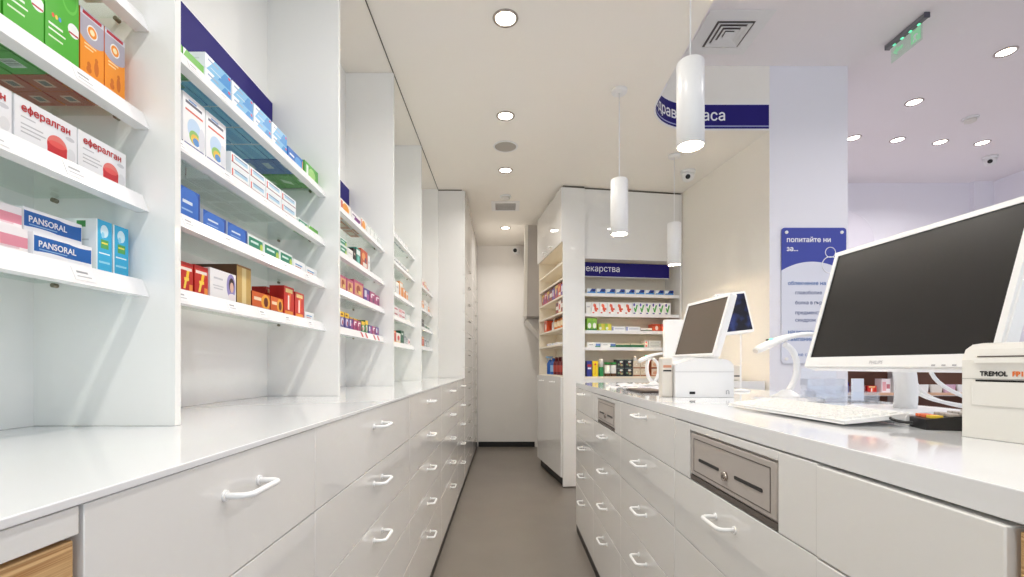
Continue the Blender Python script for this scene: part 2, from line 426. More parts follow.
def band(s0, s1, z0, z1, o0, o1, n=60):
    bm = nbm(); R = []
    for k in range(n+1):
        s = s0+(s1-s0)*k/n
        p, q = on_path(s,o0), on_path(s,o1)
        R.append([bm.verts.new((p[0],p[1],z0)), bm.verts.new((q[0],q[1],z0)), bm.verts.new((q[0],q[1],z1)), bm.verts.new((p[0],p[1],z1))])
    for A, B in zip(R, R[1:]):
        for k in range(4):
            f = bm.faces.new((A[k],B[k],B[(k+1)%4],A[(k+1)%4]))
    bm.faces.new(R[0]); bm.faces.new(R[-1][::-1])
    bmesh.ops.recalc_face_normals(bm, faces=bm.faces); return bm
Z0 = CZ+.001; E = cum[-1]
t = thing('hanging_sign', 'curved navy blue sign with white words above the counter', 'sign', (0,0,0))
obj('sign_board', band(.05,E,Z0,Z0+.195,.001,.012), M['white'], t)
obj('blue_face', band(.056,E-.006,Z0+.008,Z0+.187,.012,.0135), M['navy'], t)
obj('white_line', band(.056,E-.006,Z0+.022,Z0+.030,.0135,.0143), mat('pale_line', (170,175,220), .4), t)
me = text_mesh('Здравна каса', .112, sx=.95, bold=.0016)
wtxt = max(v.co.x for v in me.vertices); s_end = cum[-1] - (1.985-1.648)
for v in me.vertices:
    p = on_path(s_end - wtxt + v.co.x, .0150 + v.co.z); v.co = Vector((p[0], p[1], Z0+.068+v.co.y))
obj('lettering', me, M['white'], t)

# ------------------------------------------------------------------ handles and drawers
def handle_mesh(w=.094, d=.036, r=.0048):
    """D-shaped bar pull: feet at x = -w/2 and w/2 on the plane y = 0, bar at y = -d."""
    c = .014; pts = [(-w/2,0,0)]
    pts.append((-w/2,-d+c,0))
    for k in range(1,5):
        a = PI/2*k/4; pts.append((-w/2+c-c*math.cos(a), -d+c-c*math.sin(a), 0))
    for k in range(0,5):
        a = PI/2*k/4; pts.append((w/2-c+c*math.sin(a), -d+c-c*math.cos(a), 0))
    pts.append((w/2,0,0))
    bm = nbm(); tube(bm, pts, r, 10)
    for s in (-1,1): tube(bm, [(s*w/2,0,0),(s*w/2,-.003,0)], .0085, 14)
    me = finish(bm, 'handle'); me.materials.append(M['handle']); return me
ME_handle = handle_mesh()
ME_thin = handle_mesh(.13,.02,.003); ME_thin.materials.clear(); ME_thin.materials.append(mat('dull_handle', (150,146,140), .35))
ROWS = [.314,.490,.667,.844,1.143]             # row lines below eye level
HDZ = [.19,.367,.544,.723,.90]
CT = HC-.124                                     # worktop height
def drawer_column(side, y0, y1, label, top_dz, grp, skip_first=False, far_solid=True):
    """side -1: left run (front faces +X), 1: right run (front faces -X)."""
    xf = -.409 if side < 0 else .511
    s = 1 if side < 0 else -1                    # direction of the aisle
    t = thing('drawer_cabinet', label, 'drawer cabinet', (xf, (y0+y1)/2, 0), group=grp)
    w = y1-y0; back = -.538 if side < 0 else .70
    zt = HC-top_dz-.0005
    if skip_first:
        obj('carcass', bx(-s*.021,-s*abs(back),-w/2+.001,w/2-.001,HC-1.143,HC-.320), M['panel'], t)
        for a in (-1,1):
            obj('side_panel', bx(-s*.021,-s*abs(back),a*(w/2-.001),a*(w/2-.017),HC-.319,zt), M['panel'], t)
    else:
        obj('carcass', bx(-s*.021,-s*abs(back),-w/2+.001,w/2-.001,HC-1.143,zt), M['panel'], t)
    obj('plinth', bx(-s*.004,-s*(abs(back)-.02),-w/2,w/2,0,HC-1.144), M['plinth'], t)  # toe plinth, black and set forward to stand in for the contact shadow
    z1 = zt
    for i, dz in enumerate(ROWS):
        z0 = HC-dz
        if not (skip_first and i == 0):
            d = obj('drawer', bx(0,-s*.020,-w/2+.0013,w/2-.0013,z0+.0013,z1-(.0002 if i == 0 and side < 0 else .0013),bev=.0009,seg=1), M['lacquer'], t)
            obj('handle', ME_handle, None, d, (0,0,HC-HDZ[i]), (0,0,PI/2 if side < 0 else -PI/2))
        z1 = z0
    return t
tag(obj('worktop', bx(-.973,-.407,.0,4.688,CT-.0095,CT,bev=.0015), M['top']), 'long thin white worktop on the drawers below the left shelves', 'worktop')
LC = [.452,1.003,1.993,2.99,4.0,4.688]
LN = ['drawer cabinet with a single big handle at the near end of the left run','white drawer cabinet second from the near end of the left run',
      'white drawer cabinet in the middle of the left run','white drawer cabinet second from the far end of left run','white drawer cabinet against the tall cabinets, far end of left run']
for i in range(5):
    drawer_column(-1, LC[i], LC[i+1], LN[i], .1337, 'white drawer cabinets of the left run')
# near oak niches
def oak_unit(side, label, y1):
    xf = -.409 if side < 0 else .511; s = 1 if side < 0 else -1
    t = thing('oak_cabinet', label, 'cabinet', (xf,y1,0))
    zt = (HC-.1340 if side < 0 else HC-.16)
    if side < 0:
        obj('fascia', bx(0,-s*.02,-.45,-.002,zt-.0275,zt-.0005,bev=.001), M['lacquer'], t)
        obj('oak_drawer', bx(-s*.002,-s*.35,-.45,-.006,.06,zt-.032,bev=.001), M['oak'], t)
    else:
        obj('oak_drawer', bx(-s*.004,-s*.35,-.40,-.003,.06,zt-.006,bev=.001), M['oak'], t)
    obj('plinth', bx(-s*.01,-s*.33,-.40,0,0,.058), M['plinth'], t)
oak_unit(-1,'oak drawer unit under the near end of the left worktop', .450)
oak_unit(1,'oak panel under the near end of the right counter', .470)

# right counter ---------------------------------------------------------
tag(obj('worktop', bx(.512,1.30,.05,3.39,HC-.158,CT,bev=.0015), M['top']), 'thick white glossy worktop of the till counter on the right', 'worktop')
RC = [.765,1.412,2.07,2.72,3.385]
RN = ['white drawer cabinet holding the nearer cash drawer','white drawer cabinet between the two cash drawers','white drawer cabinet holding the farther cash drawer','white drawer cabinet at the far end of the till counter']
cabs = []
for i in range(4):
    cabs.append(drawer_column(1, RC[i], RC[i+1], RN[i], .158, 'white drawer cabinets of the till counter', skip_first=i in (0,2)))
t = thing('drawer_cabinet', 'white cabinet with blank fronts at near end of till counter', 'drawer cabinet', (.511,(.4735+.765)/2,0))
obj('carcass', bx(.021,.70,-.144,.144,HC-1.143,HC-.17), M['panel'], t)
z1 = HC-.163
for i, dz in enumerate(ROWS):
    obj('drawer_front', bx(-.004,.02,-.1455,.1443,HC-dz+.002,z1,bev=.002), M['lacquer'], t); z1 = HC-dz-.001
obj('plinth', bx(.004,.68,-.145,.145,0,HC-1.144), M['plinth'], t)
def cash_drawer(cab, y0, y1, ya, yb, label):
    # white fillers round the drawer belong to the cabinet
    cy = cab.location.y
    z1 = HC-.160; z0 = HC-.314
    obj('filler_panel', bx(0,.02,y1-cy+.001,yb-cy-.0013,z0+.0013,z1-.0013,bev=.001), M['lacquer'], cab)
    obj('filler_panel', bx(0,.02,ya-cy+.0013,y0-cy-.001,z0+.0013,z1-.0013,bev=.001), M['lacquer'], cab)
    obj('top_strip', bx(0,.02,y0-cy,y1-cy,HC-.1785,z1-.0013,bev=.001), M['lacquer'], cab)
    t = thing('cash_drawer', label, 'cash drawer', (.513,(y0+y1)/2,HC-.312)); w = (y1-y0)/2-.004
    H = .312-.181
    obj('housing', bx(.006,.36,-w,w,.0,H-.0005,bev=.002), M['cash'], t)
    obj('drawer_front', bx(-.001,.006,-w+.002,w-.002,.016,H-.003,bev=.003), M['cash'], t)
    bm = nbm()
    a, b, c, d = -w+.022, w-.022, .026, H-.016
    for p, q, r_, u in ((a,b,c,c+.0022),(a,b,d-.0022,d),(a,a+.0022,c,d),(b-.0022,b,c,d)): box(bm,-.0016,-.0008,p,q,r_,u)
    obj('panel_groove', bm, M['cashd'], t)
    obj('gap_shade_strip', bx(-.0005,.008,-w,w,.0005,.012), M['cashd'], t)  # dark strip painted as the shade of the gap under the drawer
    sl = .055*w/.2
    for yc, hw in ((w*.45,w*.28),(-w*.48,w*.28)):
        prof = rrect(yc-hw,yc+hw,.058,.066,.0039)
        o = obj('slot', prism(nbm(), prof, 'x', -.0022, .001), M['black'], t)
    bm = nbm(); tube(bm, [(.0,.0,.054),(-.008,.0,.054)], .011, 20); tube(bm, [(-.008,0,.054),(-.0095,0,.054)], .006, 16)
    lk = obj('lock', bm, M['chrome'], t)
    obj('keyhole', bx(-.0102,-.0095,-.001,.001,.050,.058), M['black'], lk)
    return t
cash_drawer(cabs[0], .876,1.296,.765,1.412,'nearer grey steel cash drawer with two slots and round lock')
cash_drawer(cabs[2], 2.183,2.593,2.07,2.72,'farther small looking grey steel cash drawer with a key in its lock')
t = thing('door_pull','small curved wire pull on the far end of the till counter','handle',(.56,3.387,0))
obj('bar', (lambda bm: tube(bm, [(-.02,0,1.05-.16),(-.03,.03,1.04-.16),(-.04,.04,1.0-.16),(-.03,.03,.96-.16),(-.02,0,.95-.16)], .005, 8))(nbm()), M['steel'], t)

# ------------------------------------------------------------------ left wall shelving
BY = [.034,.964,1.902,2.83,3.76,4.688]
XB, XD = -.965, -.676
t = thing('wall_shelving', 'tall white shelving of five open bays above left worktop', 'shelving', (-.8,2.3,CT))
inv = Matrix.Translation((.8,-2.3,-CT))
def part(name, bm, m, par, mi=None):
    bmesh.ops.transform(bm, matrix=inv, verts=bm.verts); return obj(name, bm, m, par)
for i, y in enumerate(BY):
    part('divider_panel', bx(XB-.0005,XD,y-.009,y+.009,CT+.0005,CZ-.001,bev=.0008,seg=1), M['panel'], t)
for a, b in zip(BY, BY[1:]):
    part('back_panel', bx(XB-.008,XB,a-.008,b+.008,CT+.0005,CZ-.001), M['panel'], t)
part('shadow_gap', bx(XD-.003,XD+.001,.03,4.69,CZ-.006,CZ-.0005), M['gap'], t)  # thin dark strip drawn as the shadow line between bays and ceiling
for a, b, lab in ((BY[1],BY[2],'navy blue header board on the back of the second left bay'),(BY[2],BY[3],'navy blue header board on the back of the third left bay')):
    o = tag(obj('header_sign', bx(XB+.012,XB+.022,a+.012,b-.012,HC+.90,HC+1.06), [M['navy']]), lab, 'sign')
    obj('white_edge', bx(XB+.012,XB+.023,a+.012,b-.012,HC+1.06,HC+1.064), M['white'], o)
LB = {4: [.681,.482,.313,.140], 5: [.845,.668,.46,.305,.125]}   # rail undersides above eye level
RAILH = .034
price_m = printed('price_label', (238,238,240), [(0,'r',.45,.66,.55,.16,(150,150,155)),(0,'r',.5,.32,.7,.10,(180,180,186))], .4)
def uvbox(bm, x0, x1, y0, y1, z0, z1):
    """A box whose faces carry the UV squares that printed() draws in; front is -Y."""
    uvl = bm.loops.layers.uv.verify()
    V = {(i,j,k): bm.verts.new(((x0,x1)[i],(y0,y1)[j],(z0,z1)[k])) for i in (0,1) for j in (0,1) for k in (0,1)}
    faces = [(0, [(0,0,0),(1,0,0),(1,0,1),(0,0,1)]), (2, [(0,1,0),(0,0,0),(0,0,1),(0,1,1)]), (4, [(1,0,0),(1,1,0),(1,1,1),(1,0,1)]),
             (6, [(0,1,0),(1,1,0),(1,0,0),(0,0,0)]), (8, [(0,0,1),(1,0,1),(1,1,1),(0,1,1)]), (10, [(1,1,0),(0,1,0),(0,1,1),(1,1,1)])]
    for off, ks in faces:
        f = bm.faces.new([V[k] for k in ks])
        for lp, uv in zip(f.loops, ((0,0),(1,0),(1,1),(0,1))): lp[uvl].uv = (uv[0]+off, uv[1])
    return bm
ME_pin = finish(tube(nbm(), [(0,-.006,0),(0,.012,0)], .0045, 10), 'shelf_pin'); ME_pin.materials.append(M['steel'])
tagbm = uvbox(nbm(), -.02,.02,-.0006,.0,-.012,.012); ME_tag = finish(tagbm, 'price_label'); ME_tag.materials.append(price_m)
BAYN = ['nearest bay','second bay','third bay','fourth bay','farthest bay']
SHN = {4: ['top','second','third','bottom'], 5: ['top','second','third','fourth','bottom']}
SHELFZ = {}
for bi in range(5):
    a, b = BY[bi]+.0095, BY[bi+1]-.0095
    lv = LB[5] if bi == 3 else LB[4]
    for si, dz in enumerate(lv):
        z0 = HC+dz; zg = z0+RAILH-.006
        t = thing('glass_shelf', f'{SHN[len(lv)][si]} glass shelf with white price rail, {BAYN[bi]} of left shelving', 'shelf', (-.84,(a+b)/2,zg), group='glass shelves of the left shelving')
        w = (b-a)/2
        obj('glass_pane', bx(XB-(-.84)+.004,-.744+.84,-w+.001,w-.001,0,.006), M['glass'], t)
        bm = nbm()
        prism(bm, [(.113,-RAILH+.006),(.099,.007),(.0965,.007),(.1095,-RAILH+.0085),(.085,-RAILH+.0085),(.085,-RAILH+.006)], 'y', -w+.001, w-.001)
        r = obj('price_rail', bm, M['rail'], t)
        for yy in (-w, w):
            for xx in (.05,-.077):
                obj('shelf_pin', ME_pin, None, t, (xx, yy-.004 if yy > 0 else yy-.002, -.0055))
        SHELFZ[(bi,si)] = zg+.006
        if bi < 2:
            for k in range({0:5,1:5}[bi]):
                f = (-.78+k*.37+random.uniform(-.06,.06))*w
                obj('price_label', ME_tag, None, r, (.1064,f,-.0105), (math.radians(-21.8),0,PI/2))
        if bi == 2 and si == 3:
            for f in (.05,.22,.55,.72):
                o = obj('striped_label', bx(-.012,.012,-.0006,0,-.014,.014), M['red'], r, (.1064,f*w,-.0105), (math.radians(-21.8),0,PI/2))

# tall cabinets at the end of the left run
for k, (a, b, lab) in enumerate(((4.70,5.80,'nearer tall white drawer cabinet at the far end of the left run'),(5.802,6.88,'farther tall white drawer cabinet touching the far wall'))):
    t = thing('tall_cabinet', lab, 'cabinet', (-.409,(a+b)/2,0)); w = (b-a)/2
    obj('carcass', bx(-.54,-.02,-w,w,.058,CZ-.012), M['lacquer'], t)
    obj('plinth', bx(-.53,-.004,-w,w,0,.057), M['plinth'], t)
    obj('top_gap', bx(-.54,-.03,-w,w,CZ-.012,CZ-.001), M['gap'], t)
    d = obj('door', bx(-.02,0,-w+.002,w-.002,2.30,CZ-.014,bev=.001,seg=1), M['lacquer'], t)
    for s in range(12):
        z1 = 2.298-s*.1866; z0 = z1-.1846
        d = obj('drawer', bx(-.02,0,-w+.002,w-.002,z0,z1,bev=.001,seg=1), M['lacquer'], t)
        obj('handle', ME_thin, None, d, (0,0,z1-.05), (0,0,PI/2))

# ------------------------------------------------------------------ corner shelving on the right (turned about 9 degrees)
TH = math.radians(8.8); U0 = (.564,4.58)
def uvw(u, v, z=0):
    return (U0[0]+u*math.cos(TH)-v*math.sin(TH), U0[1]+u*math.sin(TH)+v*math.cos(TH), z)
t = thing('bookcase', 'narrow white corner bookcase facing the aisle, doors above and below', 'bookcase', uvw(0,0), (0,0,TH))
SD = .2236; VL = 1.06
obj('end_panel', bx(0,SD-.0005,0,.018,.01,CZ-.02,bev=.001,seg=1), M['lacquer'], t)
obj('far_panel', bx(.002,SD-.0005,VL-.018,VL,.09,CZ-.02), M['cream'], t)
obj('back_panel', bx(SD-.012,SD-.0005,.019,VL-.019,.09,CZ-.02), M['cream'], t)
SIDEZ = [2.229,2.07,1.90,1.737,1.58,1.417,1.10]
for z in SIDEZ: obj('shelf', bx(.004,SD-.013,.019,VL-.019,z-.018,z,bev=.001,seg=1), M['cream'], t)
d = obj('upper_door', bx(-.018,0,.0,.53,2.414,CZ-.02,bev=.0012,seg=1), M['lacquer'], t)
d2 = obj('upper_door', bx(-.018,0,.532,VL,2.414,CZ-.02,bev=.0012,seg=1), M['lacquer'], t)
for dd, v in ((d,.40),(d2,.66)): obj('handle', ME_handle, None, dd, (-.018,v,2.455), (0,0,-PI/2))
obj('upper_box', bx(.001,SD-.013,.019,VL-.019,2.414,CZ-.02), M['cream'], t)
d = obj('lower_door', bx(-.018,0,.02,.53,.10,1.088,bev=.0012,seg=1), M['lacquer'], t)
d2 = obj('lower_door', bx(-.018,0,.532,VL,.10,1.088,bev=.0012,seg=1), M['lacquer'], t)
for dd, v in ((d,.30),(d2,.78)): obj('handle', ME_handle, None, dd, (-.018,v,1.03), (0,0,-PI/2))
obj('lower_box', bx(.001,SD-.013,.019,VL-.019,.09,1.08), M['cream'], t)
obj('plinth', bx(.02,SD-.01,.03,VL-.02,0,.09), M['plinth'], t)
obj('top_gap', bx(.004,SD-.004,.008,VL-.01,CZ-.02,CZ-.001), M['gap'], t)
t = thing('bookcase', 'wide white medicine bookcase under the navy header, facing the counter', 'bookcase', uvw(0,0), (0,0,TH))
UR = 1.261; VB = .33
obj('side_panel', bx(UR-.022,UR,.012,VB,.01,CZ-.02,bev=.001,seg=1), M['lacquer'], t)
obj('back_panel', bx(SD+.001,UR-.023,VB-.012,VB,.01,CZ-.02), M['cream'], t)
obj('upper_panel', bx(SD+.001,UR-.023,.014,.032,2.262,CZ-.02,bev=.001,seg=1), M['lacquer'], t)
obj('upper_box', bx(SD+.001,UR-.023,.033,VB-.013,2.264,2.28), M['cream'], t)
obj('base_front', bx(SD+.001,UR-.023,.014,.032,.02,1.07), M['lacquer'], t)
obj('bottom_shelf', bx(SD+.001,UR-.023,.012,VB-.013,1.072,1.09), M['cream'], t)
FRZ = [1.919,1.718,1.5485,1.381]
for z in FRZ:
    s = obj('shelf', bx(SD+.001,UR-.023,.03,VB-.013,z-.012,z), M['cream'], t)
    obj('price_rail', bx(SD+.002,UR-.024,.024,.0295,z-.030,z+.003,bev=.0008,seg=1), M['rail'], s)
obj('top_gap', bx(SD+.004,UR-.004,.03,VB-.01,CZ-.02,CZ-.001), M['gap'], t)
FRZ = FRZ+[1.09]
t = thing('header_sign', 'navy blue header sign with a white word over the medicine bookcase', 'sign', uvw(0,0), (0,0,TH))
obj('sign_board', bx(SD+.002,1.185,.134,.144,2.112,2.254), M['navy'], t)
obj('white_edge', bx(SD+.002,1.185,.133,.144,2.107,2.1115), M['white'], t)
lettering('лекарства', .088, M['white'], t, (SD+.004,.1335,2.162), (PI/2,0,0), sx=.95)

# ------------------------------------------------------------------ medicine packs
G, W_, R_ = (72,172,52), (246,246,248), (200,48,48)
BAR = (6,'r',.5,.5,.42,.42,(235,235,235))
BARL = [(6,'r',.5,.5,.42,.5,(235,235,235))] + [(6,'r',.36+.07*k,.5,.03,.42,(90,90,90)) for k in range(4)]
PK = {}
def pk(key, desc, base, deco=(), rough=.35): PK[key] = (printed('pack_'+key, base, deco, rough), desc)
pk('green','bright green medicine carton',(86,184,58),[(0,'e',.72,.80,.5,.35,(110,200,80)),(0,'e',.72,.80,.42,.28,(86,184,58)),(0,'r',.30,.36,.42,.025,(240,250,235)),(0,'r',.34,.30,.5,.02,(240,250,235)),(0,'r',.30,.22,.42,.02,(225,245,215)),
   (0,'e',.84,.46,.36,.16,(248,250,248)),(0,'s',.84,.42,.3,.02,(190,50,60),0),(0,'e',.22,.47,.08,.05,(235,90,70)),(0,'e',.32,.47,.08,.05,(250,210,90)),(0,'e',.42,.47,.08,.05,(90,160,230))]+BARL)
pk('orange','orange medicine carton with grey ring emblem',(246,150,32),[(0,'r',.5,.87,1,.26,(176,170,184)),(0,'e',.5,.72,1.25,.36,(176,170,184)),(0,'r',.5,.955,1,.09,(212,214,222)),(0,'s',.5,.955,.8,.05,(196,40,62),.4),
   (0,'e',.5,.74,.46,.2,(240,240,240)),(0,'e',.5,.74,.38,.16,(245,150,40)),(0,'e',.5,.74,.2,.085,(255,236,190)),(0,'r',.42,.52,.5,.02,(255,225,170)),(0,'r',.36,.47,.36,.02,(255,225,170)),
   (0,'e',.68,.37,.14,.07,(214,110,14)),(0,'e',.68,.25,.2,.22,(214,110,14)),(0,'e',.36,.24,.16,.09,(214,110,14)),(0,'e',.36,.17,.22,.1,(214,110,14)),(0,'r',.3,.045,.6,.09,(214,52,44)),
   (6,'r',.5,.5,1,1,(196,78,40)),(6,'r',.5,.5,.5,.4,(236,190,170)),(6,'r',.5,.5,.3,.25,(120,110,110)),(2,'r',.5,.5,1,1,(222,110,40))])
pk('efer','white and grey tablet carton with red tumbler',(238,238,241),[(0,'r',.2,.60,.22,.03,(190,190,195)),(0,'r',.26,.45,.34,.03,(185,185,190)),(0,'r',.28,.36,.38,.03,(185,185,190)),(0,'r',.24,.27,.3,.03,(185,185,190)),
   (0,'e',.66,.30,.34,.5,(228,120,112)),(0,'r',.66,.19,.33,.3,(206,44,52)),(0,'e',.66,.34,.28,.14,(232,90,86)),(0,'e',.88,.62,.16,.10,(205,205,210)),(0,'e',.9,.25,.15,.3,(225,225,228)),
   (6,'r',.5,.5,.5,.5,(205,150,150))])
pk('pans','white toothpaste gel carton with blue wave',(246,246,250),[(0,'r',.5,.56,.98,.62,(24,98,178)),(0,'e',.78,.98,.55,.32,(246,246,250)),(0,'e',.3,.14,.7,.3,(246,246,250)),(0,'r',.32,.36,.46,.04,(150,190,230))])
pk('pinkw','white carton with a pink swoosh',(246,240,242),[(0,'r',.6,.45,.9,.42,(232,150,168)),(0,'e',.5,.85,1.1,.4,(246,240,242)),(0,'r',.5,.2,.8,.08,(236,205,212))])
pk('blueflower','sky blue carton with flowerpot picture',(52,176,222),[(0,'r',.04,.5,.08,1,(240,246,248)),(0,'e',.52,.8,.5,.24,(214,240,250)),(0,'e',.42,.72,.2,.12,(150,215,240)),(0,'r',.54,.55,.5,.17,(88,170,88)),(0,'r',.54,.57,.4,.03,(250,230,90)),(0,'r',.52,.37,.7,.025,(235,250,255)),(0,'r',.52,.2,.7,.04,(150,216,240)),
   (2,'r',.5,.5,1,1,(238,243,243)),(2,'r',.6,.9,.24,.12,(70,150,80)),(2,'r',.5,.6,.6,.03,(205,212,212))])
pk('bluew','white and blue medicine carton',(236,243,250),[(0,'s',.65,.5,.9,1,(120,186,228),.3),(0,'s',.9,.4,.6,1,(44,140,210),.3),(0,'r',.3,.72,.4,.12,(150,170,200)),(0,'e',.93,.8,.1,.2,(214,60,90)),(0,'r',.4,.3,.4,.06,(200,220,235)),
   (2,'r',.5,.6,.5,.1,(215,222,230)),(6,'r',.5,.5,1,1,(130,200,238)),(6,'r',.5,.5,1,.5,(96,176,226))])  # underside blues lightened in colour to stand in for light from below
pk('greenw','green and white slanted carton',(240,246,240),[(0,'s',.55,.62,1,.8,(104,186,60),.25),(0,'r',.5,.1,1,.2,(244,248,244)),(6,'r',.5,.5,1,1,(92,168,80)),(6,'r',.5,.5,.2,.8,(225,240,220)),(2,'r',.5,.5,1,1,(90,176,56))])
pk('green2','green blister carton',(92,176,70),[(0,'e',.55,.5,.5,.7,(170,216,130)),(0,'r',.2,.5,.15,.7,(235,245,235)),(6,'r',.5,.5,1,1,(98,180,70)),(6,'s',.5,.5,.25,.5,(226,242,220),.4)])
pk('blue','mid blue medicine carton',(40,110,196),[(0,'e',.7,.5,.5,.7,(90,160,225)),(0,'r',.25,.6,.3,.14,(235,240,250)),(0,'r',.97,.5,.05,.8,(240,160,60)),(6,'r',.5,.5,1,1,(44,110,190)),(6,'r',.4,.5,.4,.4,(190,205,215))])
pk('rainbow','white carton with rainbow and blue baseline',(247,247,250),[(0,'r',.48,.86,.75,.05,(90,90,110)),(0,'r',.42,.91,.36,.03,(70,130,190)),(0,'r',.5,.72,.8,.035,(214,80,60)),(0,'e',.5,.42,.62,.4,(196,220,246)),(0,'e',.52,.28,.5,.26,(150,200,110)),(0,'e',.54,.25,.38,.2,(240,200,80)),(0,'e',.58,.22,.3,.14,(90,150,215)),
   (0,'e',.85,.32,.3,.46,(226,228,236)),(0,'r',.5,.08,.9,.06,(50,60,140)),(2,'r',.8,.08,.5,.06,(50,60,140))])
pk('strip','flat white carton with red line',(244,247,250),[(0,'r',.55,.72,.7,.3,(180,214,236)),(0,'r',.5,.83,.7,.06,(90,110,150)),(0,'r',.5,.32,.95,.07,(130,44,58)),(0,'r',.08,.6,.06,.5,(220,70,60)),(6,'r',.5,.5,.8,.8,(220,224,226))])
pk('oval','blue carton with a light rounded corner patch',(42,96,186),[(0,'e',.5,.45,1.0,1.2,(62,116,206)),(0,'r',.42,.55,.45,.1,(225,235,250)),(0,'r',.4,.3,.5,.05,(160,195,240)),(0,'r',.96,.5,.06,.9,(28,58,140)),(2,'r',.5,.5,1,1,(226,232,244))])
pk('teal','teal and white tablet carton',(236,244,240),[(0,'r',.5,.48,.9,.72,(38,140,110)),(0,'r',.42,.55,.5,.16,(225,245,238)),(0,'e',.86,.4,.2,.5,(190,214,90)),(0,'r',.5,.08,1,.1,(200,220,210))])
pk('whiteb','small white carton with blue lettering',(246,248,250),[(0,'r',.45,.55,.6,.14,(90,150,200)),(0,'r',.4,.32,.5,.08,(180,60,60)),(2,'r',.5,.5,.5,.1,(210,220,228))])
pk('lightning','red carton with a yellow lightning bolt',(196,40,34),[(0,'r',.5,.78,.84,.1,(240,226,220)),(0,'s',.58,.55,.2,.36,(248,206,60),.35),(0,'r',.52,.44,.36,.1,(250,214,80)),(0,'s',.42,.28,.16,.34,(252,220,90),.4),(0,'r',.85,.15,.25,.25,(240,150,60)),(0,'r',.5,.95,1,.1,(160,30,28))])
pk('woman','white gift carton with portrait of a dark-haired woman',(240,238,240),[(0,'e',.80,.55,.36,.86,(150,140,196)),(0,'e',.82,.6,.22,.5,(60,44,48)),(0,'e',.83,.52,.15,.36,(228,190,172)),(0,'e',.84,.18,.3,.24,(240,230,232)),(0,'r',.3,.7,.34,.06,(200,200,206)),(0,'r',.3,.45,.4,.04,(205,205,210)),(0,'r',.3,.36,.34,.04,(205,205,210))])
pk('gold','long brown and gold gift carton',(146,104,52),[(0,'r',.5,.5,1,.9,(196,160,92)),(0,'r',.5,.5,.3,.9,(228,206,150)),(8,'r',.5,.5,1,1,(74,48,28)),(8,'e',.3,.5,.3,.7,(110,76,40)),(2,'r',.5,.5,1,1,(90,60,34)),(2,'r',.3,.5,.2,.5,(150,112,60))])
pk('flame','orange and red tablet carton',(214,96,36),[(0,'e',.75,.5,.5,.9,(240,170,60)),(0,'e',.77,.5,.25,.6,(110,40,20)),(0,'r',.3,.6,.4,.2,(246,220,190)),(0,'r',.5,.06,1,.1,(140,30,24)),(2,'r',.5,.5,1,1,(120,36,26))])
pk('tallred','tall red carton',(204,44,32),[(0,'r',.5,.86,.7,.14,(246,220,150)),(0,'s',.5,.5,.3,.6,(232,110,50),.2),(0,'r',.45,.45,.14,.5,(250,240,236)),(0,'r',.5,.1,.8,.12,(240,150,50)),(2,'r',.5,.5,1,1,(176,30,26))])
pk('owhite','white carton with an orange patch',(245,240,232),[(0,'e',.5,.5,.6,.8,(240,160,60)),(0,'r',.12,.5,.14,.8,(214,70,50)),(6,'r',.5,.5,1,1,(214,130,60)),(6,'r',.5,.5,.4,.6,(240,220,190))])
pk('purplew','white and purple carton',(244,240,244),[(0,'s',.6,.4,.6,.6,(122,50,128),.4),(0,'r',.3,.7,.4,.1,(90,60,120)),(6,'r',.5,.5,.7,.7,(226,200,160))])
pk('wire','white carton with thin grey outline',(242,244,242),[(0,'r',.5,.5,.92,.9,(150,170,162)),(0,'r',.5,.5,.86,.82,(240,243,241)),(6,'r',.5,.5,.8,.8,(205,222,212))])
pk('tealp','teal green upright carton',(30,140,124),[(0,'r',.5,.75,.9,.3,(236,244,242)),(0,'e',.5,.35,.5,.4,(120,200,190)),(6,'r',.5,.5,.6,.6,(220,230,226))])
pk('redmix','red and orange picture carton',(206,84,52),[(0,'e',.4,.65,.5,.4,(240,170,110)),(0,'r',.6,.25,.6,.2,(240,236,230)),(0,'e',.7,.5,.3,.3,(120,60,90))])
pk('pink','pink and gold framed carton',(196,94,130),[(0,'r',.5,.5,.8,.7,(226,170,130)),(0,'e',.45,.5,.4,.5,(170,70,50)),(0,'r',.6,.35,.3,.2,(240,214,120))])
pk('violet','violet and blue carton',(92,66,150),[(0,'r',.3,.6,.4,.5,(230,226,242)),(0,'e',.7,.4,.4,.5,(180,80,150)),(8,'r',.5,.5,1,1,(80,40,60))])
pk('magenta','magenta speckled carton',(178,70,120),[(0,'e',.3,.65,.3,.35,(240,220,230)),(0,'e',.7,.35,.35,.4,(120,40,100)),(0,'r',.6,.8,.5,.12,(250,240,244))])
pk('ytop','small violet pack with yellow top band',(84,72,150),[(0,'r',.5,.84,1,.32,(240,196,40)),(0,'r',.4,.84,.5,.1,(120,50,30)),(0,'e',.5,.4,.6,.5,(220,214,236)),(0,'e',.6,.35,.3,.3,(170,60,90)),(8,'r',.5,.5,1,1,(236,196,60))])
pk('ytopg','small green pack with yellow top band',(60,130,80),[(0,'r',.5,.84,1,.32,(236,196,50)),(0,'e',.5,.4,.6,.5,(226,236,226)),(0,'e',.4,.35,.3,.3,(190,60,90)),(8,'r',.5,.5,1,1,(236,196,60))])
pk('dkwhite','small white carton with dark band',(240,241,243),[(0,'r',.5,.4,1,.3,(70,74,90)),(6,'r',.5,.5,1,1,(120,140,160))])
pk('opeach','tall orange and white carton',(240,160,92),[(0,'r',.5,.8,.9,.25,(248,240,232)),(0,'r',.25,.4,.3,.6,(246,220,200))])
pk('pinkflat','flat white and pink carton',(246,238,240),[(0,'r',.3,.5,.4,.6,(232,170,176)),(0,'r',.75,.5,.4,.3,(190,110,120))])
pk('dkgreen','dark green upright carton',(28,92,66),[(0,'r',.5,.75,.6,.14,(210,226,216)),(0,'e',.5,.35,.5,.3,(60,130,96))])
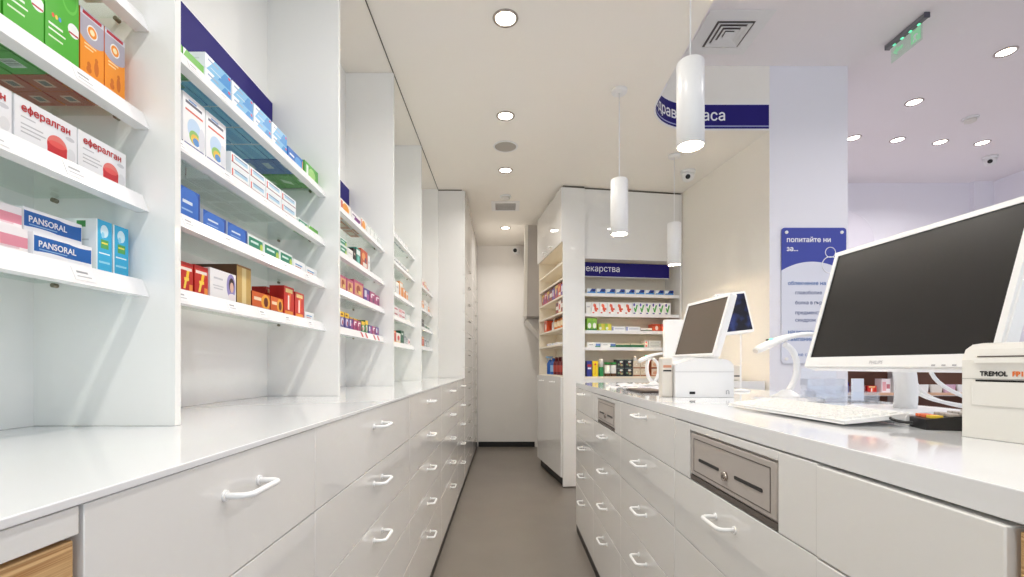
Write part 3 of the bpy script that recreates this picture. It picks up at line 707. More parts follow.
pk('greyc','pale grey upright carton',(196,200,202),[(0,'r',.5,.7,.7,.2,(120,130,138)),(0,'r',.5,.3,.7,.1,(240,240,242))])
pk('dark','near black carton',(40,34,36),[(0,'r',.5,.6,.5,.15,(190,180,170))])
pk('greenflat','flat white carton with dark green stripe',(240,243,240),[(0,'r',.5,.4,1,.5,(30,110,70)),(0,'r',.3,.4,.3,.1,(235,240,236))])
pk('bluebox','small slant-striped blue and white carton',(240,244,250),[(0,'s',.68,.55,.62,.9,(30,62,150),.4),(0,'s',.5,.2,1,.4,(66,146,216),.6),(0,'e',.75,.62,.2,.3,(20,30,80))])
pk('redcheck','white carton with red hooked figure',(247,246,246),[(0,'s',.52,.5,.28,.62,(226,84,58),-.3),(0,'r',.62,.42,.5,.16,(226,84,58)),(0,'e',.36,.72,.26,.3,(232,110,80)),(0,'r',.25,.1,.24,.1,(200,60,50))])
pk('greencheck','white carton with green tick and violet corner',(247,246,247),[(0,'s',.6,.5,.24,.6,(84,170,80),.5),(0,'s',.36,.4,.2,.34,(84,170,80),-.5),(0,'e',.25,.8,.3,.26,(88,80,170)),(0,'r',.3,.1,.34,.1,(80,76,150))])
pk('plainw','plain white carton',(240,240,238),[(0,'r',.5,.6,.6,.12,(200,200,205))])
pk('limewhite','lime green carton with white emblem',(128,190,60),[(0,'e',.5,.4,.7,.45,(244,248,240)),(0,'r',.5,.08,1,.16,(40,130,60)),(0,'r',.5,.9,1,.2,(150,205,70))])
pk('yellowlime','yellow carton with lime side',(226,214,80),[(0,'r',.2,.5,.4,1,(160,200,70)),(0,'e',.3,.35,.4,.4,(246,248,236))])
pk('flatwhite','flat white carton with grey lettering',(238,240,246),[(0,'r',.55,.5,.7,.3,(196,200,214)),(0,'r',.06,.5,.1,.8,(110,130,200))])
pk('flatblack','flat white carton with black base stripe',(244,238,230),[(0,'r',.5,.2,1,.4,(26,24,26)),(0,'e',.55,.3,.3,.4,(70,110,70))])
pk('redorange','orange-red carton with white disc',(216,84,44),[(0,'e',.55,.45,.4,.6,(246,226,214)),(0,'r',.2,.8,.4,.2,(180,50,30))])
pk('flatbluew','flat white carton with blue-green end',(242,244,244),[(0,'r',.82,.4,.34,.7,(96,130,190)),(0,'r',.8,.15,.38,.28,(40,130,100)),(0,'r',.3,.55,.3,.14,(170,176,180))])
pk('greenlong','long flat dark green carton with cream top',(24,104,62),[(0,'r',.5,.85,1,.3,(236,224,190)),(8,'r',.5,.5,1,1,(236,224,190))])
pk('redspot','small white carton with red spots',(246,238,230),[(0,'e',.5,.5,.5,.5,(214,60,56)),(0,'r',.5,.06,1,.12,(240,200,90))])
pk('greyflat','pale grey flat carton with lettering',(226,226,222),[(0,'r',.5,.55,.7,.2,(180,178,176)),(0,'r',.5,.06,1,.08,(150,150,148))])
pk('navybox','navy blue upright carton with red label',(44,54,150),[(0,'r',.5,.7,.8,.16,(196,50,60)),(0,'r',.5,.52,.7,.1,(235,236,244))])
pk('yellowbox','bright yellow upright carton with red heart',(244,214,20),[(0,'e',.5,.78,.34,.14,(206,50,44)),(0,'r',.5,.4,.14,.5,(226,180,30))])
pk('blackbox','black carton with speckled flower picture',(30,34,40),[(0,'e',.6,.72,.4,.24,(226,226,220)),(0,'e',.3,.4,.3,.24,(110,140,110)),(0,'e',.65,.32,.34,.26,(170,160,120)),(0,'e',.5,.5,.14,.12,(206,90,50)),(0,'r',.5,.95,1,.1,(90,110,108))])
pk('beigebox','beige carton with brown base line',(222,208,188),[(0,'r',.5,.1,1,.18,(160,110,80)),(0,'r',.5,.6,.6,.3,(206,190,170)),(0,'e',.5,.55,.3,.2,(236,228,214))])
pk('brownbox','brown and cream carton',(190,104,60),[(0,'r',.38,.5,.76,.8,(232,208,186)),(0,'e',.4,.4,.5,.4,(226,170,140)),(0,'r',.5,.95,1,.1,(140,56,36))])
pk('photobox','picture carton in red, violet and yellow',(176,70,70),[(0,'e',.3,.6,.4,.5,(236,206,160)),(0,'e',.7,.4,.4,.5,(96,80,150)),(0,'r',.5,.88,1,.2,(226,190,90))])
pk('brownred','red-brown carton with white stripe',(150,60,50),[(0,'r',.5,.5,.9,.3,(240,232,228)),(0,'r',.5,.85,1,.2,(90,40,60))])

ITEMS = []   # (object, desc, place)
MESH = {}
def pack_mesh(w, d, h, key):
    k = (round(w,4), round(d,4), round(h,4), key)
    if k not in MESH:
        me = finish(uvbox(nbm(), .0005, w-.0005, 0, d, 0, h), 'medicine_carton'); me.materials.append(PK[key][0]); MESH[k] = me
    return MESH[k]
def pack(key, loc, rz, w, d, h, place, grp, extra='', name='medicine_carton'):
    o = bpy.data.objects.new(name, pack_mesh(w,d,h,key)); COL.objects.link(o)
    o.location = loc; o.rotation_euler = (0,0,rz)
    o['category'] = 'medicine box'; o['group'] = grp
    ITEMS.append((o, (extra+' ' if extra else '')+PK[key][1], place)); return o
XF = -.757
def LY(px, x=XF): return -x*F/(VX-px)
def lplace(bi, si): return f'{BAYN[bi]} {SHN[5 if bi == 3 else 4][si]} shelf'
def lpack(bi, si, key, p0, p1, h, d=.07, x=XF, rows=1, stack=1, gapd=.004, z=0, extra=''):
    """A pack with its front from pixel column p0 to p1 on shelf si of bay bi; rows deep, stack high."""
    y0, y1 = LY(p0,x), LY(p1,x)
    out = []
    for r in range(rows):
        for s in range(stack if r == 0 else 1):
            e = ' '.join(q for q in (extra, ('lower','upper','topmost')[s] if stack > 1 and r == 0 else '', ('','second-row','third-row')[r]) if q)
            out.append(pack(key, (x-r*(d+gapd), y0, SHELFZ[(bi,si)]+.0005+z+s*(h+.0004)), PI/2, y1-y0, d, h, lplace(bi,si), f'cartons on the {lplace(bi,si)}', e))
    return out
# nearest bay
lpack(0,0,'purplew',60,96,.05); lpack(0,0,'purplew',97,122,.03)
g = []
lpack(0,1,'green',-45,1,.15,.055,rows=3); g += lpack(0,1,'green',3,44,.15,.055,rows=3); g += lpack(0,1,'green',45,79,.15,.055,rows=3)
lpack(0,1,'orange',80,104,.125,.055,rows=3); lpack(0,1,'orange',104.5,125,.125,.055,rows=3)
EF = lpack(0,2,'efer',-70,12,.072,.06) + lpack(0,2,'efer',14,77,.072,.06) + lpack(0,2,'efer',77.8,126,.072,.06)
lpack(0,3,'pinkw',-70,28,.04,.09); lpack(0,3,'pinkw',-75,22,.035,.085,x=-.770,z=.0405,extra='upper')
PS = lpack(0,3,'pans',33,92,.041,.09) + lpack(0,3,'pans',23,82,.041,.09,x=-.776,z=.0415,extra='upper')
lpack(0,3,'blueflower',96,112,.098,.07); lpack(0,3,'blueflower',113,128.5,.098,.07)
# lettering on the nearest packs (their trade names as printed)
for o in EF: lettering('ефералган', .0165, M['red'], o, (.010,-.0003,.052), (PI/2,0,0), name='printed_name', ext=.0002, sx=1.0, bold=.0004)
for o in PS: lettering('PANSORAL', .0145, M['white'], o, (.008,-.0003,.0185), (PI/2,0,0), name='printed_name', ext=.0002, sx=.92, bold=.0003)
# second bay
lpack(1,0,'greenw',160,182,.034,.06); lpack(1,0,'greenw',183,204,.034,.06); lpack(1,0,'greenw',166,186,.042,.06,x=-.825,stack=2,extra='rear')
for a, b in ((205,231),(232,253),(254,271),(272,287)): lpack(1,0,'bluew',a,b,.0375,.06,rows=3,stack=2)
lpack(1,0,'blue',288,303,.05,.06,rows=3); lpack(1,0,'green2',304.5,318,.06,.06,rows=3)
lpack(1,1,'rainbow',160,181,.13,.06,rows=1); lpack(1,1,'rainbow',183,205,.13,.06); lpack(1,1,'rainbow',206,226,.13,.06)
for a, b in ((231,249.5),(250,265.5),(266,281),(281.5,296)): lpack(1,1,'strip',a,b,.0375,.06,rows=3,stack=2)
lpack(1,1,'teal',298,308,.025,.06); lpack(1,1,'greenw',308.5,318,.025,.06)
lpack(1,2,'oval',178,200,.075,.05); lpack(1,2,'oval',203,226,.045,.05); lpack(1,2,'oval',227.5,247,.045,.05)
for a, b in ((248,263.5),(264,279.5),(280,292.5)): lpack(1,2,'teal',a,b,.042,.06)
lpack(1,2,'whiteb',293.5,305,.035,.06); lpack(1,2,'whiteb',305.5,317,.032,.06)
lpack(1,3,'lightning',160,178,.07,.06); lpack(1,3,'lightning',179.5,193,.07,.06); lpack(1,3,'lightning',194.5,208,.072,.06)
lpack(1,3,'woman',210,236,.078,.055); lpack(1,3,'gold',236.8,251,.112,.185)
for a, b in ((252,270),(270.6,283)): lpack(1,3,'flame',a,b,.05,.05)
lpack(1,3,'tallred',266,277,.10,.05,x=-.83); lpack(1,3,'tallred',284,294,.10,.05); lpack(1,3,'tallred',295,304,.092,.05)
lpack(1,3,'whiteb',305,314,.03,.05)
# third bay
for si, row in enumerate((
    [('redmix',328,339.5,.06),('owhite',340.5,351,.055),('purplew',351.5,360.5,.05),('owhite',361,366.5,.062),('wire',367,370,.06),('wire',370.5,374,.06),('wire',374.5,377.5,.055),('wire',378,380.5,.05)],
    [('plainw',328,339,.06),('teal',340,347,.045),('plainw',347.5,353,.05),('dark',353.4,356,.07),('tealp',356.3,360.5,.085),('redmix',361,367.5,.10),('plainw',368,370,.09)],
    [('pink',326,339,.07),('pink',340,346.5,.07),('pink',347,353.5,.07),('pink',354,363.5,.085),('violet',364,369.5,.07),('magenta',370,375,.07),('magenta',375.2,379.5,.065)],
    [('ytop',326,333,.075),('ytop',333.5,339.5,.075)])):
    for key, a, b, h in row: lpack(2,si,key,a,b,h,.05)
lpack(2,0,'owhite',340.5,351,.055,.05,x=-.812,extra='second-row'); lpack(2,0,'owhite',351.5,360,.055,.05,x=-.812,extra='second-row')
lpack(2,1,'teal',340,347,.03,.05,z=.0455,extra='upper')
lpack(2,3,'ytop',340,344.5,.075,.04); lpack(2,3,'ytop',345,349,.075,.04); lpack(2,3,'violet',349.4,353,.055,.04); lpack(2,3,'ytop',349.4,353,.075,.04,x=-.80)
lpack(2,3,'magenta',353.4,357,.055,.04); lpack(2,3,'ytop',353.4,357,.075,.04,x=-.80); lpack(2,3,'magenta',357.4,361,.055,.04); lpack(2,3,'ytop',357.4,361,.075,.04,x=-.80)
lpack(2,3,'ytopg',361.4,365,.06,.04); lpack(2,3,'ytopg',365.3,368,.07,.04); lpack(2,3,'violet',368.6,372,.05,.04); lpack(2,3,'magenta',372.4,375.5,.05,.04); lpack(2,3,'violet',375.8,378.8,.05,.04)
# fourth bay
for k in range(7): lpack(3,0,'dkwhite',391+k*2.5,393+k*2.5,.035,.04)
for k in range(7): lpack(3,1,'dkwhite',391+k*2.5,393+k*2.5,.04,.04)
for key, a, b, h in (('plainw',391,395,.10),('plainw',395.6,399,.09),('opeach',399.6,402.8,.11),('opeach',403.2,405,.08),('opeach',405.6,408,.07)): lpack(3,2,key,a,b,h,.05)
for a, b in ((390,398),(398.4,405)): lpack(3,3,'pinkflat',a,b,.035,.06,stack=2)
lpack(3,3,'wire',405.6,410,.055,.06)
for key, a, b, h in (('tallred',391,396,.08),('redspot',396.4,400.6,.07),('dkgreen',401,403.8,.095),('greyc',404.2,405.8,.08),('greyc',406.2,407.8,.06),('pinkflat',408.2,410,.05)): lpack(3,4,key,a,b,h,.05)
# farthest bay
for si, row in enumerate((
    [('pinkflat',417,421.5,.08),('redspot',422,424.3,.075),('opeach',424.6,426.4,.07),('pinkflat',426.8,429,.05)],
    [('brownbox',417,421.5,.08),('opeach',422,424,.07),('plainw',424.3,426,.095),('plainw',426.3,428,.09),('opeach',428.3,429.5,.06)],
    [('dark',417,421.5,.08),('dark',422,424,.075),('greenflat',424.5,427,.04),('greenflat',427.3,429.4,.035)],
    [('redspot',417,421.5,.08),('tallred',422,424,.09),('greyc',424.4,426.4,.085),('greyc',426.8,429,.08)])):
    for key, a, b, h in row: lpack(4,si,key,a,b,h,.05)

# medicine bookcase (faces the counter) ---------------------------------
FN = ['top','second','third','fourth','bottom']
def UPX(px, v=.06):   # column px on the plane v -> u
    k = (px-VX)/F; c, s = math.cos(TH), math.sin(TH)
    # (x0+u c - v s) = k (y0+u s+v c)
    return (k*(U0[1]+v*c) - U0[0] + v*s)/(c-k*s)
def fpack(si, key, p0, p1, h, d=.1, stack=1, z=0, v=.045, extra=''):
    u0, u1 = UPX(p0,v), UPX(p1,v)
    u0 = max(u0, SD+.004)
    for s in range(stack):
        e = ' '.join(q for q in (extra, ('lower','upper')[s] if stack > 1 else '') if q)
        pack(key, uvw(u0,v,FRZ[si]+.0006+z+s*(h+.0004)), TH, u1-u0, d, h, f'medicine bookcase {FN[si]} shelf', f'cartons on the {FN[si]} shelf of the medicine bookcase', e)
for k in range(9): fpack(0,'bluebox',587+k*9.75,595.6+k*9.75,.050)
fpack(1,'plainw',586,591,.115)
for k in range(5): fpack(1,'redcheck',591.4+k*8.2,599.3+k*8.2,.118)
for k in range(6): fpack(1,'greencheck',632.6+k*6.4,638.7+k*6.4,.122)
for k in range(2): fpack(2,'limewhite',587+k*5.1,591.9+k*5.1,.125)
fpack(2,'yellowlime',598.6,604.8,.072); fpack(2,'yellowlime',605.2,611.5,.072)
fpack(2,'flatwhite',612,625.5,.045); fpack(2,'flatwhite',626.2,640,.045); fpack(2,'flatblack',640.6,652,.032)
fpack(2,'redorange',652.6,660,.075); fpack(2,'redorange',660.4,668,.075); fpack(2,'redorange',668.4,677,.075)
fpack(3,'flatbluew',587,600.5,.05); fpack(3,'flatbluew',601,615.5,.048); fpack(3,'greenlong',616,630,.04); fpack(3,'greenlong',630.4,644,.04)
fpack(3,'redspot',644.5,648,.036,stack=2); fpack(3,'greyflat',648.6,661,.036,stack=2)
fpack(4,'navybox',587,592,.155,.06); fpack(4,'yellowbox',592.6,598,.155,.06)
for k in range(2): fpack(4,'blackbox',616.5+k*8.4,624.4+k*8.4,.085,.08,stack=2)
fpack(4,'beigebox',633.2,640,.078,.08,stack=2); fpack(4,'beigebox',640.6,648.5,.078,.08,stack=2); fpack(4,'brownbox',651.5,661,.085,.08,stack=2)
def bottle(loc, prof, mats, label, cat='bottle', name='bottle', grp=None, cap=None, lab=None):
    t = thing(name, label, cat, loc, group=grp)
    obj('bottle_body', lathe(nbm(), prof, seg=20), mats[0], t)
    if lab: obj('bottle_label', lathe(nbm(), lab, seg=20), mats[2], t)
    if cap: obj('cap', lathe(nbm(), cap, seg=20), mats[1], t)
    return t
C = lambda n, rgb, r=.35: mat(n, rgb, r)
GB = C('green_bottle',(40,140,80)); WB = C('white_bottle',(240,240,238)); DR = C('dark_red_bottle',(108,26,34)); BB = C('blue_bottle',(40,96,180)); OB = C('orange_jar',(214,120,40)); YL = C('jar_label',(246,226,190)); RD = C('red_label',(176,70,60)); BR_ = C('brown_jar',(96,64,40)); GC = C('green_cap',(50,150,70)); BL = C('pale_blue_label',(150,190,230))
def fx(px, v): return uvw(UPX(px,v),v,FRZ[4]+.0006)
bottle(fx(601,.075), [(.025,0),(.026,.005),(.026,.085),(.022,.095)], (GB,WB), 'green bottle with tall white cap, bottom shelf of the medicine bookcase', cap=[(.0225,.095),(.0225,.165),(.018,.175),(.0001,.176)])
for k, lab in ((0,'left'),(1,'right')):
    bottle(fx(607.2+k*6.2,.075), [(.028,0),(.03,.005),(.03,.115),(.026,.12)], (BR_,GC,WB), f'{lab} one of two white-labelled jars with green lids, medicine bookcase bottom shelf', 'jar', 'jar',
           cap=[(.029,.12),(.03,.124),(.03,.142),(.0001,.143)], lab=[(.0302,.03),(.0306,.031),(.0306,.112),(.0302,.113)])
bottle(uvw(UPX(635.5,.09),.1,FRZ[4]+.158), [(.018,0),(.02,.004),(.02,.022),(.014,.026)], (WB,WB), 'small cream bottle standing on the beige cartons, medicine bookcase bottom shelf', cap=[(.014,.026),(.014,.044),(.0001,.045)])
# corner bookcase (faces the aisle)
def spack(si, key, v0, v1, h, extra='', d=.12, sn=''):
    nm = ['top','second','third','fourth','fifth','sixth','bottom'][si]
    pack(key, uvw(.02,v1,SIDEZ[si]+.0006), TH-PI/2, v1-v0, d, h, f'corner bookcase {nm} shelf', f'cartons on the {nm} shelf of the corner bookcase', extra)
for k, (key, h) in enumerate((('photobox',.125),('magenta',.13),('photobox',.13),('brownred',.14),('violet',.13),('photobox',.14),('redmix',.14),('violet',.12))): spack(2,key,.86-.118*k,.86-.118*k+.112,h)
for k, key in enumerate(('brownred','redspot','brownred')): spack(3,key,.05+.1*k,.145+.1*k,.138-.01*k)
spack(5,'flatwhite',.52,.74,.025); spack(5,'flatwhite',.26,.48,.025); spack(4,'redorange',.74,.86,.13)
def sbottle(si, v, kind, label):
    loc = uvw(.075,v,SIDEZ[si]+.0006)
    if kind == 'jar': bottle(loc, [(.04,0),(.042,.006),(.042,.10),(.034,.112)], (OB,BR_,YL), label, 'jar','jar', cap=[(.036,.112),(.036,.131),(.0001,.132)], lab=[(.0422,.03),(.0426,.032),(.0426,.085),(.0422,.087)], grp='orange jars in the corner bookcase')
    elif kind == 'white': bottle(loc, [(.025,0),(.026,.004),(.026,.095),(.014,.105)], (WB,WB), label, cap=[(.014,.105),(.014,.13),(.0001,.131)])
    elif kind == 'red': bottle(loc, [(.034,0),(.036,.006),(.036,.125),(.018,.155)], (DR,DR,RD), label, grp='dark red bottles in the corner bookcase', cap=[(.018,.155),(.018,.19),(.0001,.191)], lab=[(.0362,.03),(.0366,.032),(.0366,.1),(.0362,.102)])
    else: bottle(loc, [(.034,0),(.036,.006),(.036,.125),(.018,.155)], (BB,BB,BL), label, grp='blue bottles in the corner bookcase', cap=[(.018,.155),(.018,.18),(.0001,.181)], lab=[(.0362,.03),(.0366,.032),(.0366,.1),(.0362,.102)])
sbottle(4,.62,'white','small white bottle between orange packs on the corner bookcase')
sbottle(4,.46,'jar','orange jar next to the small white bottle, corner bookcase'); sbottle(4,.33,'jar','middle orange jar of three in the corner bookcase')
sbottle(4,.20,'jar','third orange jar from the white bottle, corner bookcase'); sbottle(4,.08,'jar','orange jar at the near end of the corner bookcase shelf')
for k, n in enumerate(('farthest','second farthest','second nearest','nearest')): sbottle(6,.52-.14*k,'red',f'{n} of the four dark red bottles, corner bookcase bottom shelf')
sbottle(6,.65,'blue','blue bottle beside the dark red bottles, corner bookcase bottom shelf')
t = thing('spray_bottle','blue spray bottle with trigger at the far end of corner bookcase','bottle',uvw(.075,.80,SIDEZ[6]+.0006))
obj('bottle_body', lathe(nbm(), [(.036,0),(.038,.006),(.038,.12),(.014,.165)], seg=20), BB, t)
bm = nbm(); box(bm,-.05,.03,-.012,.012,.185,.205,bev=.004); box(bm,-.006,.006,-.008,.008,.165,.186); box(bm,-.034,-.028,-.006,.006,.15,.186,bev=.002); obj('spray_trigger', bm, BL, t)

# counts -> labels
cnt = {}
for o, d, p in ITEMS: cnt.setdefault((d,p), []).append(o)
for (d, p), os_ in cnt.items():
    for i, o in enumerate(os_):
        if len(os_) == 1: o['label'] = f'{d}, {p}'
        else:
            frm = 'from left' if 'medicine' in p else ('from far end' if 'corner' in p else 'from near end')
            o['label'] = f'{ORD[i]} {d} {frm}, {p}'

# ------------------------------------------------------------------ things on the till counter
def on(z=0): return CT+.0006+z
def monitor_case(name, root, W, H, T, bez, chin, cx, cy, cz, yaw, tilt, case_m, screen_m, back_r=.0):
    """Monitor head centred on its screen; returns the case object. Local x right, -y front, z up."""
    R = Matrix.Rotation(yaw,4,'Z') @ Matrix.Rotation(tilt,4,'Y') @ Matrix.Rotation(-PI/2,4,'Z')
    mw = Matrix.Translation((cx,cy,cz)) @ R
    c = .012
    out = rrect(-W/2-bez, W/2+bez, -H/2-chin, H/2+bez, c, 3)
    bm = prism(nbm(), out, 'y', .002, T*.55)
    back = rrect(-W/2-bez+.03, W/2+bez-.03, -H/2-chin+.03, H/2+bez-.03, c, 3)
    prism(bm, back, 'y', T*.55, T)
    # raised rim round the screen
    for a, b, u, v in ((-W/2-bez+.004,W/2+bez-.004,H/2,H/2+bez-.004),(-W/2-bez+.004,W/2+bez-.004,-H/2-chin+.004,-H/2),(-W/2-bez+.004,-W/2,-H/2,H/2),(W/2,W/2+bez-.004,-H/2,H/2)):
        box(bm, a,b,-.004,.0025,u,v)
    o = obj(name, bm, case_m); o.parent = root
    o.matrix_parent_inverse = Matrix.Identity(4)
    o.matrix_local = root.matrix_basis.inverted() @ mw
    obj('screen', bx(-W/2+.0005,W/2-.0005,-.001,.0018,-H/2+.0005,H/2-.0005), screen_m, o)
    bm = nbm()
    for a, b, u, v in ((-W/2,W/2,H/2-.003,H/2),(-W/2,W/2,-H/2,-H/2+.003),(-W/2,-W/2+.003,-H/2,H/2),(W/2-.003,W/2,-H/2,H/2)): box(bm,a,b,-.0016,-.001,u,v)
    obj('screen_border', bm, M['black'], o)
    return o
def empty_basis(t):
    t.matrix_basis = Matrix.Translation(t.location) @ t.rotation_euler.to_matrix().to_4x4(); return t
# large flat monitor
MW, MH = .480, .480/1.52
t = thing('monitor','large white flat monitor facing the aisle on the near till','monitor',(1.055,1.235,on()))
case = monitor_case('monitor_case', t, MW, MH, .05, .017, .032, .975,1.155,HC+.1745,.085,.285, M['plast'], M['screen'])
lettering('PHILIPS', .012, M['gtext'], case, (-.03,-.0045,-MH/2-.021), (PI/2,0,0), name='logo', ext=.0002)
for k in range(3): obj('button', bx(.13+k*.022,.138+k*.022,-.0048,-.004,-MH/2-.026,-MH/2-.023), M['gtext'], case)
bm = nbm(); tube(bm, bez((-.035,-.02,.13),(-.03,-.02,.16),(.015,.0,.09),(.0,.0,.004),10), .024, 14, flat=1.3); obj('neck', bm, M['plast'], t)
bm = nbm(); prism(bm, rrect(-.11,.10,-.12,.10,.05,8), 'z', 0, .012); obj('foot', bm, M['plast'], t)
# keyboard
t = thing('keyboard','white keyboard with raised rear edge lying before the big monitor','keyboard',(.685,.945,on()),(0,0,PI/2+.045))
KW, KD = .45, .135
bm = nbm(); prism(bm, [(0,.004),(-.002,.008),(0,.011),(-KD,.026),(-KD,.016)], 'x', 0, KW); obj('keyboard_body', bm, M['plast'], t)
bm = nbm(); tube(bm, [(-.002,-KD-.004,.0125),(KW+.002,-KD-.004,.0125)], .0118, 14); obj('battery_tube', bm, M['plast'], t)
bm = nbm()
slope = .015/KD
for r in range(6):
    for k in range(17):
        if r == 5 and 4 <= k <= 8:
            if k > 4: continue
        x0 = .012+k*.0252; y1 = -.010-(5-r)*.0195; y0 = y1-.0165
        x1 = x0+(.0222 if not (r == 5 and k == 4) else .0222+.0252*4)
        z0 = .011+(-y1)*slope; z1 = z0+.0035+.0165*slope*0
        vs = [bm.verts.new(p) for p in ((x0,y1,z0),(x1,y1,z0),(x1,y0,z0+.0165*slope),(x0,y0,z0+.0165*slope),(x0+.001,y1-.001,z1),(x1-.001,y1-.001,z1),(x1-.001,y0+.001,z1+.0165*slope),(x0+.001,y0+.001,z1+.0165*slope))]
        for q in ((4,5,6,7),(0,1,5,4),(1,2,6,5),(2,3,7,6),(3,0,4,7)): bm.faces.new([vs[i] for i in q])
bmesh.ops.recalc_face_normals(bm, faces=bm.faces)
obj('keys', bm, mat('key_caps', (244,244,242), .45), t)
# fiscal printer
FR = -math.atan2(.974,.225)
t = thing('receipt_printer','big offwhite receipt printer cut by the photo edge, near till','printer',(.797,.815,on()),(0,0,FR))
PW, PD, PH = .30, .20, .163
prof = [(0,0),(PD,0),(PD,PH-.01),(PD-.01,PH),(.05,PH),(.025,PH-.003),(.008,PH-.012),(0,PH-.03)]
def side_prof(p): return [(a,b) for a,b in p]
bm = prism(nbm(), prof, 'x', 0, PW)
obj('printer_body', bm, M['offwhite'], t)
obj('lower_panel', bx(.014,PW-.014,-.002,.0,.056,.096,bev=.0008,seg=1), M['offwhite'], t)
obj('seam', bx(0,PW,-.0006,.0,.1005,.1015), mat('seam_grey', (170,166,160), .5), t)
obj('cash_slit', bx(.02,PW-.02,-.0012,.0005,.0965,.0995), M['black'], t)
bm = nbm(); prism(bm, [(-.006,.128),(.002,.131),(.002,.137),(-.004,.136)], 'x', .02, PW-.02); obj('tear_bar', bm, M['offwhite'], t)
obj('paper_slot', bx(.022,PW-.022,-.0008,.001,.1375,.1395), M['cashd'], t)
lettering('TREMOL', .011, M['ltext'], t, (.026,-.0006,.106), (PI/2,0,0), name='logo', ext=.0003, sx=.88, bold=.0005)
lettering('FP15', .011, M['otext'], t, (.0685,-.0006,.106), (PI/2,0,0), name='model_lettering', ext=.0003, sx=.92, bold=.0005)
# card terminal
t = thing('card_terminal','black card terminal with orange and yellow keys, behind the receipt printer','card terminal',(.889,.874,on()),(0,0,-.26))
bm = nbm(); prism(bm, [(-.085,0),(.085,0),(.085,.034),(.06,.038),(-.085,.02)], 'y', .0, .06); obj('terminal_body', bm, M['black'], t)
obj('display', bx(.03,.07,.012,.05,.0355,.0375), M['screen'], t)
def keyat(x0,x1,y0,y1,m,n):
    z = .020+(x0+.085)/.145*.018
    obj(n, bx(x0,x1,y0,y1,z,z+.006,bev=.001), m, t)
keyat(-.075,-.055,.004,.020,M['yellow'],'yellow_key'); keyat(-.075,-.055,.0225,.038,M['orange'],'orange_key'); keyat(-.075,-.055,.0405,.056,M['orange'],'orange_key')
for i in range(3):
    for j in range(3): keyat(-.045+i*.022,-.029+i*.022,.004+j*.018,.018+j*.018,M['cash'],'key')
tag(obj('cable', tube(nbm(), bez((.835,.985,on(.012)),(.79,.985,on(.03)),(.76,.93,on(.008)),(.796,.912,on(.012)),14), .003, 8), M['black']), 'short black cable looping from the card terminal', 'cable')
for k, (p, lab) in enumerate(((((1.10,1.27,1.23),(1.16,1.33,1.13),(1.17,1.32,1.10),(1.27,1.25,1.083)),'upper white cable drooping behind the big monitor neck'),
                         (((1.12,1.26,1.23),(1.10,1.31,1.11),(1.16,1.31,1.105),(1.27,1.20,1.083)),'lower white cable drooping behind the big monitor neck'),
                         (((1.14,1.24,1.23),(1.10,1.25,1.17),(1.20,1.26,1.11),(1.28,1.15,1.083)),'white cable hanging next to the big monitor foot'))):
    tag(obj('cable', tube(nbm(), bez(*p,14), .005, 8), M['plast']), lab, 'cable')
# all-in-one till
t = thing('till_terminal','white all-in-one till with tilted screen on the far till place','till',(.66,1.815,on()))
BH = .163
prof = [(0,0),(.228,0),(.228,.115)]
for k in range(1,7):
    a = PI/2*k/6; prof.append((.228-.045+.045*math.cos(a), .115+.034*math.sin(a)))
prof += [(.08,.152),(.004,.13),(0,.125)]
obj('till_base', prism(nbm(), prof, 'y', 0, .12), M['plast'], t)
obj('seam', bx(.0005,.2275,-.0008,0,.098,.0993), M['gtext'], t)
obj('port', bx(.055,.077,-.001,0,.012,.022), M['black'], t)
bm = nbm(); tube(bm, [(.198,-.001,.012),(.198,-.001,.024),(.203,-.001,.028),(.208,-.001,.024),(.208,-.001,.012)], .0012, 6); obj('cable_clip', bm, M['gtext'], t)
case2 = monitor_case('till_screen', t, .302, .228, .04, .016, .012, .812,1.948,HC+.1565,.118,.29, M['plast'], mat('till_display', (92,80,68), .3))
bm = nbm(); tube(bm, [(.175,.08,.13),(.20,.10,.20)], .022, 12); obj('hinge', bm, M['plast'], t)
# customer display
t = thing('customer_display','small blue lit customer screen rising behind the till','screen',(1.068,2.2,on()))
obj('pole', tube(nbm(), [(.055,.03,.01),(.055,.03,.32)], .004, 8), M['plast'], t)
obj('foot', lathe(nbm(), [(.04,0),(.04,.006),(.01,.012),(.0001,.013)], (.055,.03,0)), M['plast'], t)
R = Matrix.Translation((.012,0,.372)) @ Matrix.Rotation(math.radians(-8),4,'Y') @ Matrix.Rotation(math.radians(-10),4,'X') @ Matrix.Rotation(math.radians(8),4,'Z')
h_ = obj('display_case', prism(nbm(), rrect(-.078,.078,-.1,.1,.008), 'y', 0, .028), M['plast'], t); h_.matrix_local = R
obj('screen', bx(-.07,.07,-.001,0,-.088,.09), M['cscreen'], h_)
